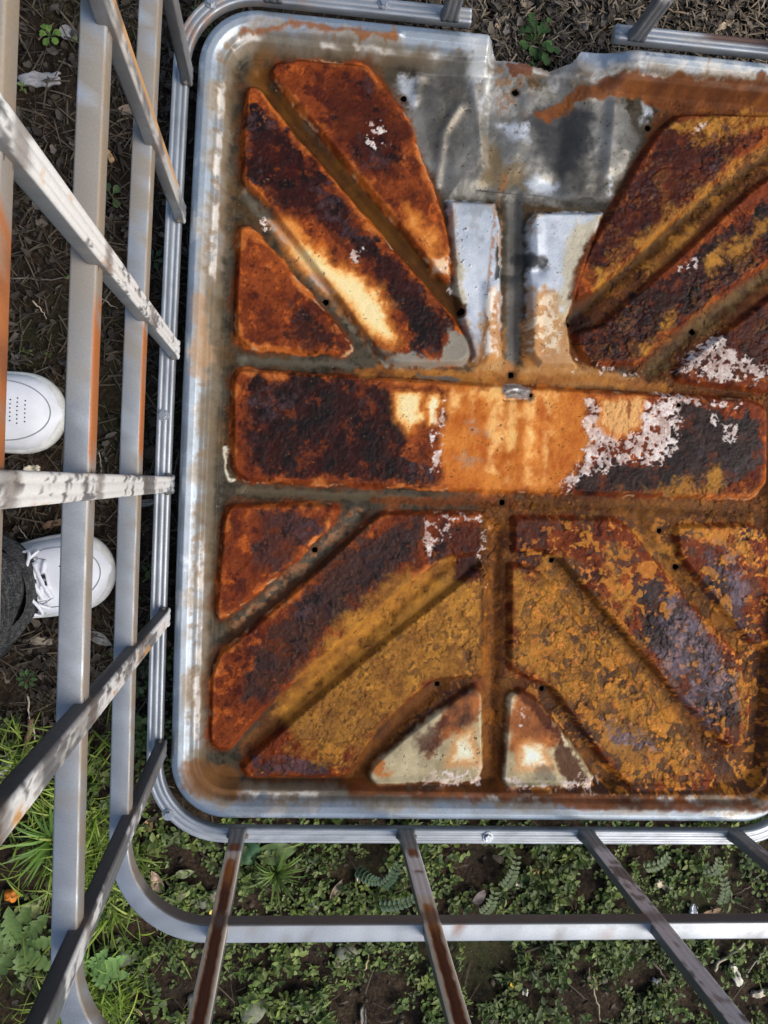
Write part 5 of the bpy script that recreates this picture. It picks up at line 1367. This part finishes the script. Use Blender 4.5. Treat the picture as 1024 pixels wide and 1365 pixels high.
for a in (((40, 957), (29, 1028), .0042, (.17, .105, .06), 'thick brown twig on dark soil near the left edge'), ((37, 925), (46, 990), .0014, (.42, .36, .27), 'thin pale twig beside the thick brown twig'),
          ((0, 1010), (43, 997), .0011, (.45, .40, .32), 'thin straw stalk crossing the thick brown twig'), ((952, 1294), (992, 1256), .0026, (.40, .34, .24), 'bent tan twig under the hoop at the right'),
          ((1024, 1262), (1000, 1300), .0016, (.40, .36, .28), 'straight pale twig by the cream wood chip'), ((866, 1276), (905, 1325), .0022, (.12, .09, .07), 'dark curved twig in the clover near the third upright'),
          ((785, 1290), (800, 1360), .0015, (.28, .23, .15), 'tan stalk leaning in weeds at the bottom edge'), ((484, 1290), (494, 1264), .0012, (.44, .34, .2), 'short straw stalk below the hoop in the middle'),
          ((55, 735), (26, 700), .0013, (.33, .28, .22), 'grey stalk just above the lower shoe'), ((120, 395), (155, 410), .0013, (.35, .30, .24), 'pale straw between hoops left of the mitred upright'),
          ((45, 402), (62, 425), .0013, (.42, .34, .24), 'short tan stalk above the upper shoe'), ((15, 372), (92, 372), .0012, (.14, .12, .10), 'long grey stalk above the upper shoe'),
          ((670, 60), (715, 10), .0018, (.42, .33, .22), 'long tan twig in the mulch behind the valve notch'), ((750, 68), (800, 20), .0014, (.33, .25, .17), 'thin twig beside the clover patch in mulch'),
          ((140, 640), (128, 592), .0013, (.33, .29, .22), 'pale stalk between hoops above the level upright'), ((880, 18), (940, 34), .0018, (.28, .2, .13), 'brown twig in mulch near the slanting far upright'),
          ((160, 1330), (190, 1352), .0015, (.38, .28, .18), 'tan twig on soil inside the lower left hoops'), ((1010, 1170), (975, 1195), .0015, (.16, .11, .08), 'brown rootlet on the bare soil at the right')):
    twig(*a)
for a in ((198, 1099, 22, 14, 70, (.48, .30, .17), 'curled tan leaf just outside the tray corner'), (227, 1117, 34, 14, 40, (.17, .20, .10), 'flat olive leaf outside the tray corner'),
          (209, 1176, 34, 16, 115, (.38, .25, .20), 'ragged pinkish brown leaf inside the hoop corner'), (245, 1189, 40, 13, 32, (.34, .33, .20), 'pale folded leaf left of the mossy stones'),
          (247, 1163, 26, 12, 10, (.25, .27, .15), 'small olive leaf above the pale folded leaf'), (285, 1213, 14, 6, 40, (.62, .50, .12), 'bright yellow leaf beside the rust striped upright'),
          (683, 1313, 18, 6, 80, (.66, .42, .06), 'thin orange yellow leaf in the weeds below the hoop'), (948, 1218, 36, 15, 25, (.20, .135, .08), 'brown dead leaf on bare soil at the right'),
          (789, 1307, 24, 12, -55, (.42, .30, .20), 'tan dead leaf left of the third upright at the bottom'), (449, 1185, 34, 12, 65, (.24, .18, .13), 'narrow brown leaf right of the upright mossy stone'),
          (175, 149, 34, 13, 12, (.22, .16, .12), 'brown folded leaf between the inner hoop and the next one'), (90, 42, 26, 18, -30, (.22, .215, .21), 'grey dead leaf beside the top left seedling'),
          (134, 852, 34, 15, -28, (.19, .18, .165), 'grey dead leaf between two hoops near the lower shoe'), (197, 670, 34, 9, 14, (.24, .225, .21), 'grey leaf sliver beside the base rail'),
          (27, 480, 22, 13, 15, (.10, .09, .085), 'dark curled leaf above the upper shoe'), (222, 858, 9, 14, 80, (.20, .09, .05), 'small red brown leaf caught beside the tray wall'),
          (60, 265, 40, 20, 30, (.14, .125, .11), 'large grey brown leaf at the left above the rusty hoop'), (115, 255, 26, 18, -10, (.16, .15, .14), 'grey leaf behind the mottled hoop'),
          (352, 1166, 15, 9, 20, (.52, .46, .34), 'cream dry petal in the middle of the grass tuft'), (640, 1196, 26, 14, 50, (.17, .14, .13), 'dull purple brown leaf among vetch near the second upright'),
          (705, 5, 30, 14, 30, (.30, .23, .16), 'curled tan leaf in the mulch at the top edge'), (990, 62, 26, 13, 10, (.30, .20, .12), 'brown leaf in the mulch above the far rail')):
    dead_leaf(*a)
for a in ((154, 1277, 66, 24, 8, (.115, .135, .085), 'large flat grey green leaf between the lower left hoops'), (42, 1212, 34, 36, 50, (.17, .19, .075), 'broad olive leaf in the grass at lower left'),
          (370, 1132, 54, 30, 10, (.10, .15, .05), 'broad green leaf beside the foot of the rust striped upright'), (330, 1133, 34, 40, -60, (.055, .12, .05), 'dark green leaf behind the rust striped upright')):
    dead_leaf(*a, name='fallen_green_leaf', group='large green leaves', curl=0.2, lift=0.016, mat=LEAF)

# orange fruit: body, calyx and stalk
fx, fy = G(20, 1187)
fruit = empty('orange_fruit', (fx, fy, gz(fx, fy) + 0.012)); tag(fruit, 'small wrinkled orange fruit in the grass at the lower left', 'fruit')
bm = bmesh.new(); bmesh.ops.create_icosphere(bm, subdivisions=4, radius=1)
V = np.array([v.co[:] for v in bm.verts]); t = np.array([[v.index for v in f.verts] for f in bm.faces]); bm.free()
V = V * (1 + 0.10 * np.cos(5 * np.arctan2(V[:, 1], V[:, 0])) + 0.08 * fbm(V[:, 0] * 2, V[:, 1] * 2, 1, 3, 141))[:, None] * np.array([.0115, .010, .0085])
me = mesh_np('flesh', V, None, t); vcol(me, 'tint', np.tile([.62, .20, .02], (len(V), 1)) * (1 + .3 * fbm(V[:, 0] * 300, V[:, 1] * 300, 1, 3, 143))[:, None]); link_mesh('flesh', me, LEAF, fruit)
V, q, t = tube_pts([(0.002, 0, .006), (.004, .001, .010), (.009, .004, .013)], .0008, 6); me = mesh_np('stalk', V, q, np.array(t)); vcol(me, 'tint', np.tile([.16, .13, .05], (len(V), 1))); link_mesh('stalk', me, DRY, fruit)

# weeds, each a plant of its own with leaves and stems
def weed(px, py, label, name, cat, leaves, col, stem_col=(.10, .14, .05), group=None):
    """leaves: (length, width factor template, yaw deg, pitch deg, distance out, height, colour factor)"""
    x, y = G(px, py); root = empty(name, (x, y, gz(x, y))); tag(root, label, cat, group)
    st = Join(); shared = {}
    for (L, kind, yaw, pit, outd, hgt, cf) in leaves:
        ya = math.radians(yaw); p = np.array([math.cos(ya + math.pi / 2) * outd, math.sin(ya + math.pi / 2) * outd, hgt])
        tv, tq = {'l': (LT, LQ), 'r': (RT, RQ), 'n': (NT, NQ), 'b': (BT * np.array([.07, 1, .8]), BQ), 's': (SERR, SERQ)}[kind]
        V, q, c = scatter(tv, tq, p[None], np.array([ya]), np.array([math.radians(pit)]), np.array([random.uniform(-.2, .2)]), np.array([L]), np.array([col]) * cf)
        me = mesh_np('leaf', V, q); vcol(me, 'tint', np.clip(c, .003, .8)); link_mesh('leaf', me, LEAF, root)
        if outd > 0.004 or hgt > 0.008: st.add(*tube_pts([(0, 0, 0), tuple(p * np.array([.5, .5, .7])), tuple(p)], .0007, 5))
    if st.n:
        o = st.build('stem', None, root); vcol(o.data, 'tint', np.tile(stem_col, (len(o.data.vertices), 1))); o.data.materials.append(LEAF)
    return root
def serrated_template():
    V = []; ys = np.linspace(0, 1, 17)
    for i, y in enumerate(ys):
        w = (.06 + .16 * math.sin(math.pi * y ** .9)) * (1.0 if i % 3 else .55) * (1 if y < .98 else .1)
        for sx in (-1, 0, 1): V.append((sx * w, y - (0.03 if i % 3 else 0) * abs(sx), .10 * abs(sx) * w / .2 - .18 * y * y + .01 * math.sin(i * 2.1)))
    V = np.array(V); idx = np.arange(51).reshape(17, 3)
    return V, np.stack([idx[:-1, :-1], idx[:-1, 1:], idx[1:, 1:], idx[1:, :-1]], -1).reshape(-1, 4)
SERR, SERQ = serrated_template()
R = random.Random(5)
weed(368, 1163, 'tuft of narrow grass blades between the first two near uprights', 'grass_tuft', 'grass', [(R.uniform(.03, .062), 'b', R.uniform(0, 360), R.uniform(5, 60), .002, .003, R.uniform(.7, 1.5)) for _ in range(46)], (.10, .16, .03))
weed(70, 1120, 'bushy grass clump between the slanting bar and third hoop', 'grass_clump', 'grass', [(R.uniform(.04, .085), 'b', R.uniform(0, 360), R.uniform(10, 60), .004, .003, R.uniform(.7, 1.5)) for _ in range(44)], (.09, .17, .03))
weed(28, 1255, 'broad leaved weed rosette in the lower left corner', 'broadleaf_weed', 'weed', [(R.uniform(.05, .075), 's', k * 47 + R.uniform(-12, 12), R.uniform(5, 30), .006, .012, R.uniform(.7, 1.2)) for k in range(9)], (.10, .16, .045))
weed(120, 1290, 'toothed leaf weed with pale green leaves between lower left hoops', 'toothed_weed', 'weed', [(.062, 's', -65, 20, .006, .015, 1.5), (.058, 's', -95, 15, .006, .013, 1.1), (.05, 's', -35, 25, .005, .016, 1.4), (.055, 's', 20, 20, .005, .012, 1.0), (.045, 's', -130, 15, .005, .011, 1.2), (.05, 's', 70, 20, .005, .012, .9), (.045, 's', 130, 18, .005, .012, 1.0)], (.12, .21, .06))
weed(66, 46, 'small bright seedling at the top left among straw', 'seedling', 'weed', [(.012, 'r', k * 72 + 10, 8, .004, .010, 1.2) for k in range(5)] + [(.010, 'r', k * 120 + 40, 5, .008, .013, .9) for k in range(3)], (.13, .22, .04))
weed(106, 57, 'pair of small round leaves beside the top left hoop', 'sprout', 'weed', [(.011, 'r', 60, 8, .004, .010, 1.0), (.011, 'r', -120, 8, .004, .010, .9), (.008, 'r', -30, 8, .004, .012, 1.1)], (.16, .19, .05))
weed(712, 62, 'clover patch in the mulch behind the valve notch', 'clover', 'weed', [(R.uniform(.010, .016), 'r', R.uniform(0, 360), R.uniform(-5, 20), R.uniform(.004, .032), R.uniform(.012, .03), R.uniform(.7, 1.4)) for _ in range(34)], (.06, .125, .028))
weed(148, 262, 'round leaved seedling between hoops beside the mitred upright', 'round_seedling', 'weed', [(.014, 'r', k * 100 + 20, 8, .006, .012, R.uniform(.7, 1.2)) for k in range(4)], (.06, .10, .03))
weed(205, 345, 'dark little sprout beside the base rail on the left', 'dark_sprout', 'weed', [(.013, 'l', k * 60 + 20, 8, .005, .010, R.uniform(.7, 1.2)) for k in range(6)], (.04, .08, .03))
weed(36, 905, 'small green seedling on dark soil below the trouser leg', 'soil_seedling', 'weed', [(.011, 'l', k * 45, 12, .005, .010, R.uniform(.7, 1.3)) for k in range(8)], (.06, .12, .03))
def vetch(px, py, ang, n, L, label, col):
    lv = []
    for k in range(n):
        f = (k + 1) / n
        for sg in (-1, 1): lv.append((.0125 * (1 - .35 * f), 'l', ang, 0, 0, 0, f * sg))
    x, y = G(px, py); root = empty('vetch_sprig', (x, y, gz(x, y) + .012)); tag(root, label, 'weed', 'vetch sprigs in the clover')
    a = math.radians(ang); dv = np.array([math.cos(a), math.sin(a)]); nv = np.array([-dv[1], dv[0]])
    for k in range(n):
        f = (k + 1) / n
        for sg in (-1, 1):
            p = np.array([*(dv * L * f), .012 + .02 * math.sin(f * 2.4)])
            V, q, c = scatter(LT, LQ, p[None], np.array([a - math.pi / 2 + sg * 1.05]), np.array([.1]), np.array([.15 * sg]), np.array([.0135 * (1 - .35 * f)]), np.array([col]) * R.uniform(.8, 1.25))
            me = mesh_np('leaflet', V, q); vcol(me, 'tint', c); link_mesh('leaflet', me, LEAF, root)
    V, q, t = tube_pts([(*(dv * L * f), .012 + .02 * math.sin(f * 2.4)) for f in np.linspace(0, 1, 9)], .0007, 5)
    me = mesh_np('stem', V, q, np.array(t)); vcol(me, 'tint', np.tile([.12, .16, .06], (len(V), 1))); link_mesh('stem', me, LEAF, root)
for px, py, ang, n, L, label in ((848, 1152, 35, 7, .047, 'pale vetch sprig beside the head of the third upright'), (668, 1180, 75, 8, .06, 'tall pale vetch sprig right of the rail bolt'), (955, 1200, 100, 8, .06, 'vetch sprig hanging over bare soil at the right'),
                         (930, 1160, 60, 6, .034, 'grey green vetch sprig near the right end of the rail'), (500, 1200, 20, 9, .065, 'dark vetch sprig left of the rust spotted upright'), (470, 1150, -20, 8, .042, 'dark vetch sprig close under the rail in the middle'),
                         (640, 1215, 70, 7, .045, 'short vetch sprig just above the lower hoop'), (505, 1175, 60, 8, .05, 'upright dark vetch sprig by the second upright')):
    vetch(px, py, ang, n, L, label, (.10, .135, .06) if 'dark' not in label else (.035, .075, .035))
